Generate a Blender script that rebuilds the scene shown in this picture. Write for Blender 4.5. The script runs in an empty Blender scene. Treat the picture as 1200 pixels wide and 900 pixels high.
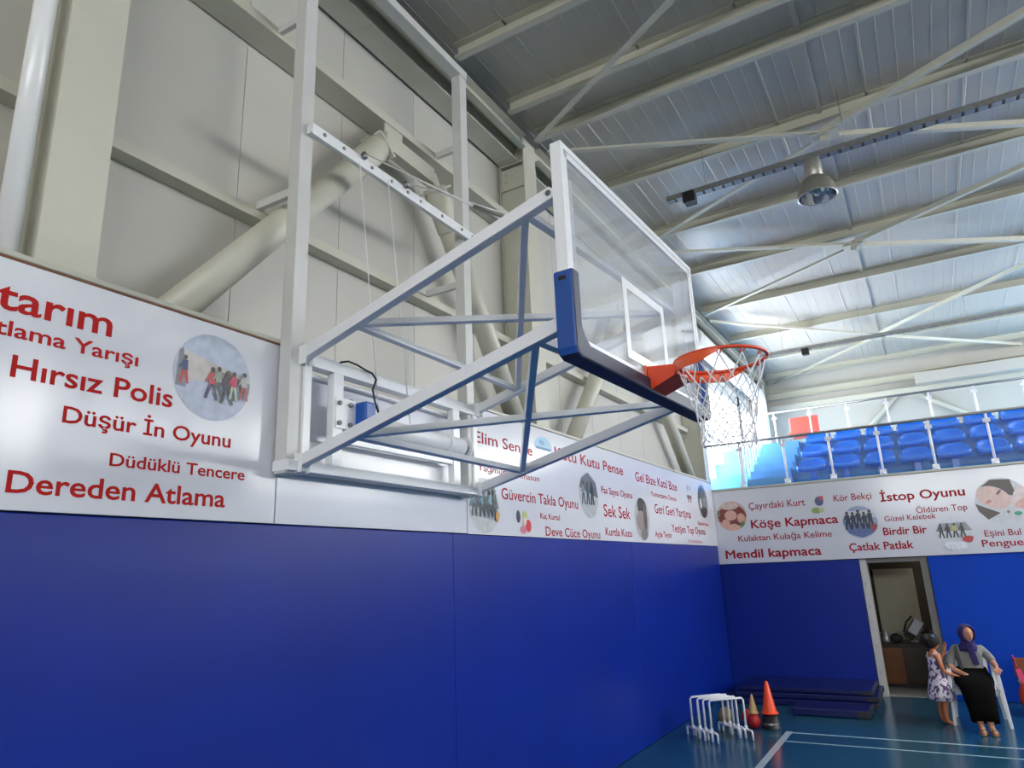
import bpy, bmesh, math, random
from mathutils import Vector, Matrix
random.seed(7)
PI = math.pi
scn = bpy.context.scene
COL = scn.collection

# ------------------------------------------------------------------ camera, light, exposure
cam_d = bpy.data.cameras.new('camera'); cam = bpy.data.objects.new('camera', cam_d); COL.objects.link(cam)
yaw, pitch, roll = 0.52392, 0.26621, -0.041037
fw = Vector((-math.sin(yaw)*math.cos(pitch), math.cos(yaw)*math.cos(pitch), math.sin(pitch)))
rt = Vector((math.cos(yaw), math.sin(yaw), 0)); up = rt.cross(fw)
c_, s_ = math.cos(roll), math.sin(roll)
r2 = c_*rt + s_*up; u2 = -s_*rt + c_*up
cam.matrix_world = Matrix(((r2.x, u2.x, -fw.x, 3.388), (r2.y, u2.y, -fw.y, 0.0), (r2.z, u2.z, -fw.z, 2.081), (0, 0, 0, 1)))
cam_d.sensor_fit = 'HORIZONTAL'; cam_d.sensor_width = 36; cam_d.lens = 36*817.35/1200
cam_d.clip_start = 0.05; cam_d.clip_end = 200
scn.camera = cam

world = bpy.data.worlds.new('sky'); scn.world = world; world.use_nodes = True
wn = world.node_tree.nodes; wl = world.node_tree.links
bg = wn['Background']; bg.inputs['Strength'].default_value = 15.0
tc = wn.new('ShaderNodeTexCoord'); sep = wn.new('ShaderNodeSeparateXYZ'); rampw = wn.new('ShaderNodeValToRGB')
wl.new(tc.outputs['Generated'], sep.inputs[0]); wl.new(sep.outputs['Z'], rampw.inputs['Fac'])
rampw.color_ramp.elements[0].position = 0.0; rampw.color_ramp.elements[0].color = (0.88, 0.88, 0.86, 1)
rampw.color_ramp.elements[1].position = 0.5; rampw.color_ramp.elements[1].color = (0.97, 0.985, 1.0, 1)
wl.new(rampw.outputs['Color'], bg.inputs['Color'])

def portal(name, loc, sx, sy, rot):
    d = bpy.data.lights.new(name, 'AREA'); d.shape = 'RECTANGLE'; d.size = sx; d.size_y = sy
    d.cycles.is_portal = True
    o = bpy.data.objects.new(name, d); COL.objects.link(o); o.location = loc; o.rotation_euler = rot
# sky portals in the window openings (area light looks along its local -Z)
portal('window_light_left', (-0.62, 17.0, 4.85), 2.6, 6.8, (0, -PI/2, 0))
portal('window_light_right', (14.1, 14.0, 6.1), 1.9, 14.0, (0, PI/2, 0))
portal('window_light_near', (6.9, -7.1, 4.85), 11.0, 1.2, (PI/2, 0, 0))
portal('skylight', (9.2, 9.5, 7.6), 1.0, 20.0, (0, 0, 0))
portal('window_light_far', (10.6, 21.4, 5.4), 6.0, 3.0, (-PI/2, 0, 0))

scn.view_settings.view_transform = 'Standard'; scn.view_settings.look = 'None'
scn.view_settings.gamma = 1.0; scn.view_settings.use_curve_mapping = False
scn.view_settings.exposure = 0.45
scn.cycles.use_denoising = True
scn.cycles.max_bounces = 8; scn.cycles.diffuse_bounces = 5; scn.cycles.glossy_bounces = 4
scn.cycles.transparent_max_bounces = 24; scn.cycles.caustics_reflective = False; scn.cycles.caustics_refractive = False
scn.cycles.sample_clamp_indirect = 6.0

# ------------------------------------------------------------------ materials
def lin(c):
    r = []
    for v in c:
        v /= 255.0
        r.append(v/12.92 if v <= 0.04045 else ((v+0.055)/1.055)**2.4)
    return (*r, 1.0)
def mat(name, rgb, rough=0.5, metal=0.0, var=0.06, scale=6.0, bump=0.0, bscale=60.0, coat=0.0, spec=0.5):
    m = bpy.data.materials.new(name); m.use_nodes = True
    n, l = m.node_tree.nodes, m.node_tree.links
    b = n['Principled BSDF']; b.inputs['Roughness'].default_value = rough; b.inputs['Metallic'].default_value = metal
    b.inputs['Coat Weight'].default_value = coat; b.inputs['Coat Roughness'].default_value = 0.08
    b.inputs['Specular IOR Level'].default_value = spec
    t = n.new('ShaderNodeTexCoord'); nz = n.new('ShaderNodeTexNoise'); nz.inputs['Scale'].default_value = scale
    nz.inputs['Detail'].default_value = 4
    l.new(t.outputs['Object'], nz.inputs['Vector'])
    rp = n.new('ShaderNodeValToRGB'); c = lin(rgb)
    rp.color_ramp.elements[0].position = 0.3; rp.color_ramp.elements[1].position = 0.7
    rp.color_ramp.elements[0].color = (*[max(0, v*(1-var)) for v in c[:3]], 1)
    rp.color_ramp.elements[1].color = (*[min(1, v*(1+var)) for v in c[:3]], 1)
    l.new(nz.outputs['Fac'], rp.inputs['Fac']); l.new(rp.outputs['Color'], b.inputs['Base Color'])
    if bump > 0:
        nb = n.new('ShaderNodeTexNoise'); nb.inputs['Scale'].default_value = bscale
        l.new(t.outputs['Object'], nb.inputs['Vector'])
        bp = n.new('ShaderNodeBump'); bp.inputs['Strength'].default_value = bump; bp.inputs['Distance'].default_value = 0.01
        l.new(nb.outputs['Fac'], bp.inputs['Height']); l.new(bp.outputs['Normal'], b.inputs['Normal'])
    return m
def glassmat(name, tint, alpha, rough=0.02):
    m = bpy.data.materials.new(name); m.use_nodes = True
    n, l = m.node_tree.nodes, m.node_tree.links
    for x in list(n): n.remove(x)
    out = n.new('ShaderNodeOutputMaterial'); tr = n.new('ShaderNodeBsdfTransparent'); gl = n.new('ShaderNodeBsdfGlossy')
    df = n.new('ShaderNodeBsdfDiffuse'); df.inputs['Color'].default_value = (0.85, 0.87, 0.9, 1)
    tr.inputs['Color'].default_value = tint; gl.inputs['Roughness'].default_value = rough
    lw_ = n.new('ShaderNodeLayerWeight'); lw_.inputs['Blend'].default_value = 0.5
    pw = n.new('ShaderNodeMath'); pw.operation = 'POWER'; pw.inputs[1].default_value = 5.0; l.new(lw_.outputs['Facing'], pw.inputs[0])
    fr = n.new('ShaderNodeMath'); fr.operation = 'MULTIPLY_ADD'; fr.inputs[1].default_value = 0.96; fr.inputs[2].default_value = 0.02; l.new(pw.outputs[0], fr.inputs[0])
    m1 = n.new('ShaderNodeMixShader'); m1.inputs['Fac'].default_value = alpha
    l.new(tr.outputs[0], m1.inputs[1]); l.new(df.outputs[0], m1.inputs[2])
    m2 = n.new('ShaderNodeMixShader'); l.new(fr.outputs[0], m2.inputs['Fac'])
    l.new(m1.outputs[0], m2.inputs[1]); l.new(gl.outputs[0], m2.inputs[2]); l.new(m2.outputs[0], out.inputs[0])
    return m
M = dict(
    cream=mat('cream_steel_paint', (198, 196, 182), 0.42, var=0.03, scale=3),
    clad=mat('cladding_panel', (194, 192, 185), 0.45, var=0.03, scale=1.5),
    deck=mat('roof_deck', (188, 183, 175), 0.3, var=0.03, scale=1.2),
    hoopw=mat('white_powder_coat', (236, 237, 240), 0.25, var=0.02),
    postw=mat('offwhite_frame_paint', (206, 206, 204), 0.35, var=0.03),
    banner=mat('glossy_white_sheet', (216, 217, 226), 0.16, var=0.02, scale=2),
    vinyl=mat('blue_vinyl', (6, 38, 138), 0.36, var=0.08, scale=1.2, bump=0.12, bscale=9, spec=0.3),
    vinyl2=mat('blue_vinyl_bright', (4, 66, 184), 0.5, var=0.06, scale=1.2, bump=0.1, bscale=9, spec=0.15),
    floor=mat('teal_sports_floor', (26, 74, 96), 0.2, var=0.08, scale=0.8, bump=0.015, bscale=120),
    line=mat('white_line_paint', (158, 176, 182), 0.3),
    red=mat('red_print', (186, 26, 24), 0.5, var=0.03, spec=0.15),
    red2=mat('crimson_print', (168, 28, 46), 0.5, var=0.03, spec=0.15),
    alu=mat('brushed_aluminium', (190, 190, 186), 0.3, metal=0.9, var=0.05),
    steel=mat('galvanised_steel', (150, 150, 150), 0.35, metal=0.85, var=0.12, scale=30),
    dark=mat('dark_gap', (32, 30, 28), 0.7),
    black=mat('black_plastic', (18, 18, 20), 0.45),
    matnavy=mat('navy_mat_vinyl', (12, 24, 84), 0.3, var=0.08, bump=0.1, bscale=9),
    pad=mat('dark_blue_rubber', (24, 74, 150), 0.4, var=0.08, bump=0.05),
    padshade=mat('shaded_blue_rubber', (30, 38, 66), 0.5, var=0.1, bump=0.05),  # same blue rubber as the pad, with shade painted into its colour
    orange=mat('orange_paint', (238, 92, 40), 0.35, var=0.05),
    ringred=mat('red_orange_paint', (222, 72, 36), 0.32, var=0.05),
    net=mat('white_cord', (232, 232, 236), 0.8, var=0.05),
    motor=mat('blue_motor_paint', (20, 82, 168), 0.35),
    seat=mat('blue_plastic_seat', (10, 112, 224), 0.22, var=0.06, coat=0.3),
    step=mat('blue_step_paint', (90, 160, 222), 0.45, var=0.05),
    tier=mat('teal_tier_paint', (88, 158, 206), 0.45, var=0.06),
    railw=mat('white_rail_paint', (236, 236, 240), 0.3),
    redpanel=mat('red_panel_paint', (226, 70, 48), 0.4),
    white=mat('white_pvc', (226, 226, 230), 0.35),
    jamb=mat('offwhite_door_frame', (196, 194, 190), 0.45, var=0.05, scale=12),
    jambgrey=mat('grey_door_frame', (120, 116, 112), 0.5, var=0.05),
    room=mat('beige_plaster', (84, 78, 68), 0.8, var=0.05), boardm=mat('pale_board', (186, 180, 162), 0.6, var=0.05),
    brown=mat('brown_wood', (124, 70, 26), 0.45, var=0.18, scale=9),
    dkbrown=mat('dark_brown_wood', (58, 40, 26), 0.5, var=0.15, scale=9),
    conc=mat('painted_concrete', (150, 148, 142), 0.75, var=0.06, bump=0.2),
    cone=mat('orange_cone_plastic', (240, 76, 26), 0.4),
    gold=mat('tan_cone_plastic', (196, 160, 104), 0.5, var=0.15, scale=25),
    ballred=mat('red_rubber', (178, 34, 36), 0.45, bump=0.2, bscale=90),
    balltan=mat('tan_rubber', (150, 128, 90), 0.5, var=0.15),
    skin=mat('skin', (196, 138, 108), 0.5, var=0.05),
    skinc=mat('skin_tan', (190, 116, 76), 0.5, var=0.05),
    hair=mat('black_hair', (18, 14, 14), 0.75, bump=0.4, bscale=120),
    shirt=mat('grey_knit', (132, 132, 132), 0.85, var=0.08, bump=0.2),
    skirt=mat('black_cloth', (9, 8, 8), 0.95, var=0.1, spec=0.1),
    scarf=mat('navy_purple_scarf', (44, 36, 100), 0.7, var=0.2, scale=14),
    sandal=mat('tan_leather', (140, 112, 84), 0.6),
    lip=mat('lip_tone', (150, 76, 70), 0.5),
    eye=mat('eye_dark', (28, 22, 20), 0.3),
    pink=mat('pink_strap', (226, 62, 112), 0.6),
    bagred=mat('rust_red_cloth', (184, 56, 36), 0.75, var=0.12, bump=0.2),
    greycloth=mat('grey_nylon', (120, 120, 124), 0.6, var=0.15, bump=0.2),
    darkcloth=mat('charcoal_nylon', (46, 46, 52), 0.7, var=0.2, bump=0.2),
    silver=mat('silver_plastic', (176, 178, 184), 0.3, metal=0.4),
    ribbon=mat('teal_ribbon', (70, 130, 160), 0.5),
    glass=glassmat('clear_glass', (0.97, 0.985, 0.99, 1), 0.035),
    board=glassmat('backboard_glass', (0.94, 0.94, 0.95, 1), 0.22),
    wglass=glassmat('window_glass', (0.98, 0.99, 1.0, 1), 0.0),
    reflector=mat('polished_reflector', (214, 216, 222), 0.12, metal=1.0, var=0.05),
    lampshell=mat('lamp_shell_grey', (150, 148, 138), 0.4, metal=0.5),
    lampneck=mat('lamp_housing', (176, 174, 168), 0.35, metal=0.7),
)
def dressmat():
    m = bpy.data.materials.new('patterned_dress_cloth'); m.use_nodes = True
    n, l = m.node_tree.nodes, m.node_tree.links; b = n['Principled BSDF']; b.inputs['Roughness'].default_value = 0.85
    t = n.new('ShaderNodeTexCoord'); v = n.new('ShaderNodeTexNoise'); v.inputs['Scale'].default_value = 22; v.inputs['Detail'].default_value = 1
    r = n.new('ShaderNodeValToRGB'); r.color_ramp.interpolation = 'CONSTANT'
    r.color_ramp.elements[0].color = lin((96, 74, 112)); r.color_ramp.elements[1].position = 0.47; r.color_ramp.elements[1].color = lin((214, 204, 216))
    l.new(t.outputs['Object'], v.inputs['Vector']); l.new(v.outputs['Fac'], r.inputs['Fac']); l.new(r.outputs['Color'], b.inputs['Base Color'])
    return m
M['dress'] = dressmat()

# ------------------------------------------------------------------ mesh helpers
class MB:
    def __init__(s): s.v, s.f, s.sm, s.mi = [], [], [], []
    def add(s, vs, fs, smooth=False, mi=0):
        b = len(s.v); s.v += [Vector(p) for p in vs]
        for f in fs: s.f.append([b+i for i in f]); s.sm.append(smooth); s.mi.append(mi)
        return s
    def hexa(s, p, mi=0):   # p: bottom ring 4, top ring 4
        return s.add(p, [(3, 2, 1, 0), (4, 5, 6, 7), (0, 1, 5, 4), (1, 2, 6, 5), (2, 3, 7, 6), (3, 0, 4, 7)], mi=mi)
    def box(s, x0, x1, y0, y1, z0, z1, mi=0):
        return s.hexa([(x0, y0, z0), (x1, y0, z0), (x1, y1, z0), (x0, y1, z0), (x0, y0, z1), (x1, y0, z1), (x1, y1, z1), (x0, y1, z1)], mi)
    def bar(s, p, q, w, h, upv=(0, 0, 1), mi=0):
        p, q = Vector(p), Vector(q); d = (q-p).normalized(); u = Vector(upv)
        if abs(d.dot(u)) > 0.99: u = Vector((1, 0, 0))
        sd = d.cross(u).normalized(); u = sd.cross(d).normalized()
        ring = lambda o: [o-sd*w/2-u*h/2, o+sd*w/2-u*h/2, o+sd*w/2+u*h/2, o-sd*w/2+u*h/2]
        a, b = ring(p), ring(q)
        return s.add(a+b, [(0, 1, 2, 3), (7, 6, 5, 4), (1, 0, 4, 5), (2, 1, 5, 6), (3, 2, 6, 7), (0, 3, 7, 4)], mi=mi)
    def prof(s, p, q, pts, upv=(0, 0, 1), mi=0):   # extrude a closed profile (side, up) along p->q
        p, q = Vector(p), Vector(q); d = (q-p).normalized(); u = Vector(upv)
        sd = d.cross(u).normalized(); u = sd.cross(d).normalized(); n = len(pts)
        vs = [o + sd*a + u*b for o in (p, q) for a, b in pts]
        fs = [tuple(range(n)), tuple(reversed(range(n, 2*n)))] + [((i+1) % n, i, n+i, n+(i+1) % n) for i in range(n)]
        return s.add(vs, fs, mi=mi)
    def cprof(s, p, q, w, h, t=0.006, upv=(0, 0, 1), flip=1):     # C channel: web at one side, flanges top and bottom
        k = flip
        return s.prof(p, q, [(-k*w/2, -h/2), (k*w/2, -h/2), (k*w/2, -h/2+t), (-k*w/2+k*t, -h/2+t), (-k*w/2+k*t, h/2-t), (k*w/2, h/2-t), (k*w/2, h/2), (-k*w/2, h/2)], upv)
    def tube(s, pts, r, n=10, closed=False, mi=0, caps=True):
        P = [Vector(p) for p in pts]; m = len(P); rs = r if isinstance(r, (list, tuple)) else [r]*m
        T = []
        for i in range(m):
            a = P[(i-1) % m] if (closed or i > 0) else P[i]; b = P[(i+1) % m] if (closed or i < m-1) else P[i]
            T.append((b-a).normalized())
        u = T[0].orthogonal().normalized(); vs = []
        for i in range(m):
            u = (u - T[i]*u.dot(T[i])).normalized(); w = T[i].cross(u)
            vs += [P[i] + (u*math.cos(2*PI*k/n) + w*math.sin(2*PI*k/n))*rs[i] for k in range(n)]
        fs = []
        for i in range(m if closed else m-1):
            j = (i+1) % m
            for k in range(n): fs.append((i*n+k, i*n+(k+1) % n, j*n+(k+1) % n, j*n+k))
        s.add(vs, fs, True, mi)
        if caps and not closed:
            b = len(s.v)-len(vs)
            s.f += [[b+k for k in reversed(range(n))], [b+(m-1)*n+k for k in range(n)]]; s.sm += [False]*2; s.mi += [mi]*2
        return s
    def lathe(s, prof, c, n=24, axis=None, mi=0, cap=False):
        c = Vector(c); ax = Vector(axis or (0, 0, 1)).normalized(); u = ax.orthogonal().normalized(); w = ax.cross(u)
        m = len(prof); vs = [c + ax*z + (u*math.cos(2*PI*k/n)+w*math.sin(2*PI*k/n))*r for r, z in prof for k in range(n)]
        fs = [(i*n+k, i*n+(k+1) % n, (i+1)*n+(k+1) % n, (i+1)*n+k) for i in range(m-1) for k in range(n)]
        if cap: fs += [tuple(reversed(range(n))), tuple((m-1)*n+k for k in range(n))]
        return s.add(vs, fs, True, mi)
    def ball(s, c, r, n=16, sc=(1, 1, 1), mi=0):
        m = n//2; c = Vector(c); vs = []
        for i in range(m+1):
            a = PI*i/m
            for k in range(n):
                b = 2*PI*k/n; vs.append(c+Vector((math.sin(a)*math.cos(b)*sc[0], math.sin(a)*math.sin(b)*sc[1], -math.cos(a)*sc[2]))*r)
        fs = [(i*n+k, i*n+(k+1) % n, (i+1)*n+(k+1) % n, (i+1)*n+k) for i in range(m) for k in range(n)]
        return s.add(vs, fs, True, mi)
    def bolt(s, c, r, h, axis):
        return s.lathe([(0.0, 0), (r, 0), (r, h*0.7), (r*0.7, h), (0.0, h)], c, 8, axis)

def tag(o, label=None, cat=None, group=None, kind=None):
    if label: o['label'] = label
    if cat: o['category'] = cat
    if group: o['group'] = group
    if kind: o['kind'] = kind
    return o
def wmat(o):
    m = o.matrix_basis.copy()
    while o.parent: o = o.parent; m = o.matrix_basis @ m
    return m
def obj(name, mb, mats, parent=None, bevel=0.0, local=False, weld=True):
    me = bpy.data.meshes.new(name)
    vs = mb.v; loc = Vector((0, 0, 0))
    if parent is not None:
        if not local:
            inv = wmat(parent).inverted(); vs = [inv @ p for p in vs]
    elif not local:
        xs = [p.x for p in vs]; ys = [p.y for p in vs]; zs = [p.z for p in vs]
        loc = Vector(((min(xs)+max(xs))/2, (min(ys)+max(ys))/2, min(zs))); vs = [p-loc for p in vs]
    me.from_pydata([tuple(p) for p in vs], [], mb.f)
    me.polygons.foreach_set('use_smooth', mb.sm); me.polygons.foreach_set('material_index', mb.mi)
    for m in (mats if isinstance(mats, (list, tuple)) else [mats]): me.materials.append(M[m] if isinstance(m, str) else m)
    bm = bmesh.new(); bm.from_mesh(me)
    if weld: bmesh.ops.remove_doubles(bm, verts=bm.verts, dist=1e-5)
    bmesh.ops.recalc_face_normals(bm, faces=bm.faces); bm.to_mesh(me); bm.free()
    o = bpy.data.objects.new(name, me); COL.objects.link(o); o.location = loc
    if parent is not None: o.parent = parent
    if bevel:
        b = o.modifiers.new('bevel', 'BEVEL'); b.width = bevel; b.segments = 2; b.limit_method = 'ANGLE'; b.angle_limit = 0.9
    return o
def thing(name, loc, label, cat, group=None, rz=0.0):
    o = bpy.data.objects.new(name, None); COL.objects.link(o); o.location = loc; o.rotation_euler = (0, 0, rz)
    o.empty_display_size = 0.1
    return tag(o, label, cat, group)
def struct(name, mb, m, parent=None, bevel=0.0):
    o = obj(name, mb, m, parent, bevel)
    if parent is None: o['kind'] = 'structure'
    return o
def copy_tree(o, parent=None):
    c = o.copy(); COL.objects.link(c)
    if parent is not None: c.parent = parent
    for ch in list(o.children): copy_tree(ch, c)
    return c
ORD = ['first', 'second', 'third', 'fourth', 'fifth', 'sixth', 'seventh', 'eighth', 'ninth', 'tenth', 'eleventh', 'twelfth', 'thirteenth']

# ------------------------------------------------------------------ setting
L = 13.16           # end wall
CL = -0.45          # inner face of the left cladding
struct('floor', MB().box(-0.5, 14.1, -7.2, L+0.02, -0.2, 0), 'floor')
# court lines
ln = MB(); Z = 0.0015
ln.box(1.35, 1.43, -6, 10.19, 0, Z).box(1.43, 13.5, 10.115, 10.16, 0, Z).box(1.43, 13.5, 9.63, 9.665, 0, Z)
struct('trim_1', ln, 'line')['label'] = 'white court lines painted on the teal floor'
# left wall below the signs
struct('wall_left', MB().box(-0.45, -0.06, -7.2, L, 0, 3.40), 'conc')
# upper cladding, one metre panels with open joints
cl = MB(); y = -7.2
ys = [-7.2 + 0.04 + i for i in range(0, 22)]
edges = [-7.2] + [v for v in [-6.14+i*1.0 for i in range(0, 20)]] + [13.55]
for a, b in zip(edges[:-1], edges[1:]): cl.box(CL-0.08, CL, a+0.003, b-0.003, 3.40, 7.4)
cl.box(CL-0.14, CL-0.075, -7.2, 13.55, 3.4, 7.4)
cl.box(CL-0.14, CL, -7.2, 13.55, 3.30, 3.40)
cl.box(CL-0.14, CL, 13.55, 21.0, 6.15, 7.4)               # above the window
cl.box(CL-0.14, CL, 13.55, 21.0, 2.9, 3.55)               # below the window
cl.box(CL-0.14, CL, 20.35, 21.0, 3.55, 6.15)
struct('wall_left_cladding', cl, 'clad')
# window in the left wall behind the stand
wf = MB()
for yy in (13.60, 15.2, 16.9, 18.6, 20.3): wf.box(-0.55, -0.47, yy-0.04, yy+0.04, 3.55, 6.15)
for zz in (3.59, 4.85, 6.11): wf.box(-0.55, -0.47, 13.56, 20.34, zz-0.04, zz+0.04)
w1 = struct('window_1', wf, 'railw')
struct('pane', MB().box(-0.515, -0.505, 13.56, 20.34, 3.55, 6.15), 'wglass', w1)
dm = MB()
for yy in (14.75, 18.5): dm.box(-0.47, -0.42, yy-0.05, yy+0.05, 4.85, 6.4)
struct('mullion', dm, 'black', w1)
# end wall with the doorway (x 2.36..3.16)
ew = MB()
ew.box(-0.45, 2.30, L, L+0.25, 0, 3.42).box(3.22, 14.1, L, L+0.25, 0, 3.42).box(2.30, 3.22, L, L+0.25, 2.10, 3.42)
struct('wall_far', ew, 'conc')
# store room seen through the doorway
rm = MB()
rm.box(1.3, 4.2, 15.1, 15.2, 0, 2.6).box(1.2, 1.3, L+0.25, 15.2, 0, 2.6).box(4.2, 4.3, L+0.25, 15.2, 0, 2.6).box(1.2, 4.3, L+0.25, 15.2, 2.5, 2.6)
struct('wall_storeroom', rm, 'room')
struct('floor_storeroom', MB().box(1.2, 4.3, L, 15.2, -0.2, 0.0), 'conc')
# door frame
dj = MB().box(2.27, 2.37, L-0.05, L+0.27, 0, 2.09)
d1 = struct('door_1', dj, 'jamb', bevel=0.004)
struct('jamb', MB().box(3.14, 3.24, L-0.03, L+0.27, 0, 2.09), 'jambgrey', d1, 0.004)
struct('head_jamb', MB().box(2.37, 3.14, L-0.03, L+0.27, 2.03, 2.09), 'jambgrey', d1)
hg = MB()
for zz in (0.35, 0.75, 1.35, 1.7): hg.bolt((2.32, L-0.05, zz), 0.012, 0.006, (0, -1, 0))
struct('screw', hg, 'steel', d1)
# stand (tribune) floor: tiers
tr = MB()
tr.box(-0.45, 14.1, L+0.25, 13.72, 2.6, 3.45)
T0 = [(13.72, 3.45), (14.52, 3.83), (15.32, 4.21), (16.12, 4.60)]
tr.box(-0.45, 14.1, L, 13.72, 3.42, 3.45)
for i, (yy, zz) in enumerate(T0):
    y2 = T0[i+1][0] if i < 3 else 21.0
    tr.box(-0.45, 14.1, yy, y2, 2.6, zz)
struct('floor_stand', tr, 'tier')
st = MB()
for k in range(6):
    y0 = 13.75+k*0.4; z0 = 3.45 + (k+1)*0.19
    if z0 > 4.6: z0 = 4.6
    st.box(0.52, 1.26, y0, y0+0.4 if k < 5 else 16.3, 3.44, z0+0.002)
struct('trim_2', st, 'step')['label'] = 'light blue steps climbing the stand by the window'
# far, right and near walls
bw = MB().box(-0.6, 7.5, 21.0, 21.2, 2.6, 7.4).box(7.5, 14.2, 21.0, 21.2, 2.6, 3.9).box(7.5, 14.2, 21.0, 21.2, 6.9, 7.4)
struct('wall_back', bw, 'clad')
rw = MB().box(14.1, 14.3, -7.2, 21.2, -0.2, 5.1).box(14.1, 14.3, -7.2, 21.2, 7.0, 7.4)
rw.box(14.1, 14.3, -7.2, 7.0, 3.7, 7.0)
for yy in (11.8, 16.5, 21.0): rw.box(14.1, 14.3, yy-0.2, yy+0.2, 3.7, 7.0)
struct('wall_right', rw, 'clad')
nw = MB().box(-0.6, 14.3, -7.4, -7.2, -0.2, 4.2).box(-0.6, 14.3, -7.4, -7.2, 5.45, 7.4)
for xa_, xb_ in ((-0.6, 1.4), (4.9, 5.2), (8.6, 8.9), (12.4, 14.3)): nw.box(xa_, xb_, -7.4, -7.2, 4.2, 5.45)
struct('wall_near', nw, 'clad')
# roof deck with ribs running away from the camera
rd = MB().box(-0.6, 8.0, -7.4, 21.2, 7.37, 7.55).box(10.4, 14.3, -7.4, 21.2, 7.37, 7.55).box(8.0, 8.7, -7.4, 21.2, 7.37, 7.55).box(9.7, 10.4, -7.4, 21.2, 7.37, 7.55).box(8.7, 9.7, -7.4, -0.5, 7.37, 7.55).box(8.7, 9.7, 19.5, 21.2, 7.37, 7.55)
for i in range(88):
    x = -0.42+i*0.1667
    if 7.97 < x < 10.43: continue
    w = 0.009 if i % 6 else 0.018
    rd.prof((x, -7.2, 7.37), (x, 21.0, 7.37), [(-w, 0.002), (-w*0.5, -0.004 if i % 6 else -0.012), (w*0.5, -0.004 if i % 6 else -0.012), (w, 0.002)])
struct('ceiling', rd, 'deck')

sk_ = MB()
for yy in range(0, 20, 2): sk_.box(8.7, 9.7, yy-0.02, yy+0.02, 7.45, 7.5)
w2 = struct('window_2', sk_, 'railw')
struct('pane', MB().box(8.7, 9.7, -0.5, 19.5, 7.5, 7.51), 'wglass', w2)

# ------------------------------------------------------------------ wall padding
def padding(name, x0, x1, y0, y1, z1, m, label, seams, axis):
    mb = MB()
    if axis == 'y':
        for a, b in zip(seams[:-1], seams[1:]): mb.box(x0, x1, a+0.0015, b-0.0015, 0.004, z1)
    else:
        for a, b in zip(seams[:-1], seams[1:]): mb.box(a+0.0015, b-0.0015, y0, y1, 0.004, z1)
    return tag(obj(name, mb, m, None, 0.006), label, 'wall padding')
padding('wall_padding', -0.06, -0.005, 0, 0, 2.425, 'vinyl', 'long dark blue vinyl padding covering the left wall below the signs', [-7.2, -3.2, 0.8, 4.8, 8.8, 13.10], 'y')
padding('wall_padding', 0, 0, 13.10, L, 2.10, 'vinyl', 'blue vinyl padding on the end wall left of the doorway', [-0.005, 2.26], 'x')
padding('wall_padding', 0, 0, 13.10, L, 2.10, 'vinyl2', 'brighter blue vinyl padding right of the doorway behind the seated woman', [3.25, 8.0, 14.0], 'x')

# ------------------------------------------------------------------ lettering on the signs
def text_mesh(body, bold):
    cu = bpy.data.curves.new('lettering', 'FONT'); cu.body = body; cu.size = 1.0; cu.offset = bold; cu.resolution_u = 3; cu.extrude = 0.0
    o = bpy.data.objects.new('lettering', cu); COL.objects.link(o)
    dg = bpy.context.evaluated_depsgraph_get(); me = bpy.data.meshes.new_from_object(o.evaluated_get(dg))
    bpy.data.objects.remove(o); bpy.data.curves.remove(cu)
    return me
def lettering(body, a, b, z, cap, plane, parent, m='red', bold=0.016):
    me = text_mesh(body, max(bold, 0)); vs = me.vertices
    xs = [v.co.x for v in vs]; x0, x1 = min(xs), max(xs)
    sx = (b-a)/(x1-x0); sz = cap/0.735
    mb = MB()
    pts = []
    for v in vs:
        h = a+(v.co.x-x0)*sx; w = z+v.co.y*sz
        pts.append((plane[1], h, w) if plane[0] == 'x' else (h, plane[1], w))
    polys = [tuple(p.vertices) for p in me.polygons]
    mb.add(pts, polys)
    if bold < 0:            # heavier strokes for this line
        for dh, dw, k in ((bold, 0, 1), (-bold, 0, 2), (0, bold, 3), (0, -bold, 4)):
            e = 0.0001*k
            mb.add([(q[0]+e, q[1]+dh, q[2]+dw) if plane[0] == 'x' else (q[0]+dh, q[1]-e, q[2]+dw) for q in pts], polys)
    bpy.data.meshes.remove(me)
    o = obj('lettering', mb, m, parent, weld=False)
    # face the hall
    return o
def disc_pts(c, r, n=40): return [(c[0]+r*math.cos(2*PI*k/n), c[1]+r*math.sin(2*PI*k/n)) for k in range(n)]
def clipc(poly, c, r):      # keep a polygon's points inside the disc
    out = []
    for (x, y) in poly:
        d = math.hypot(x-c[0], y-c[1])
        if d > r: x, y = c[0]+(x-c[0])*r/d, c[1]+(y-c[1])*r/d
        out.append((x, y))
    return out
PC = {}
def pcol(rgb):
    if rgb not in PC: PC[rgb] = mat('print_colour', rgb, 0.3, var=0.12, scale=20)
    return PC[rgb]
def print_art(name, shapes, plane, parent, c=None, r=None, back=None):
    """flat printed picture: shapes = [(rgb, polygon)] in (horizontal, z), stacked half a millimetre apart"""
    mb = MB(); mats = []; k = 0
    sgn = 1 if plane[0] == 'x' else -1
    allsh = ([(back, disc_pts(c, r))] if back else []) + shapes
    for rgb, poly in allsh:
        if c and back: poly = clipc(poly, c, r)
        p = plane[1]+sgn*0.0004*k; k += 1
        pts = [(p, h, w) if plane[0] == 'x' else (h, p, w) for h, w in poly]
        m = pcol(rgb)
        if m not in mats: mats.append(m)
        mb.add(pts, [tuple(range(len(pts)))], mi=mats.index(m))
    return obj(name, mb, mats, parent, weld=False)
def rect(a, b, c, d): return [(a, c), (b, c), (b, d), (a, d)]
def ell(x, z, rx, rz, n=18, t=0.0):
    return [(x+rx*math.cos(q)*math.cos(t)-rz*math.sin(q)*math.sin(t), z+rx*math.cos(q)*math.sin(t)+rz*math.sin(q)*math.cos(t)) for q in (2*PI*k/n for k in range(n))]
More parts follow.
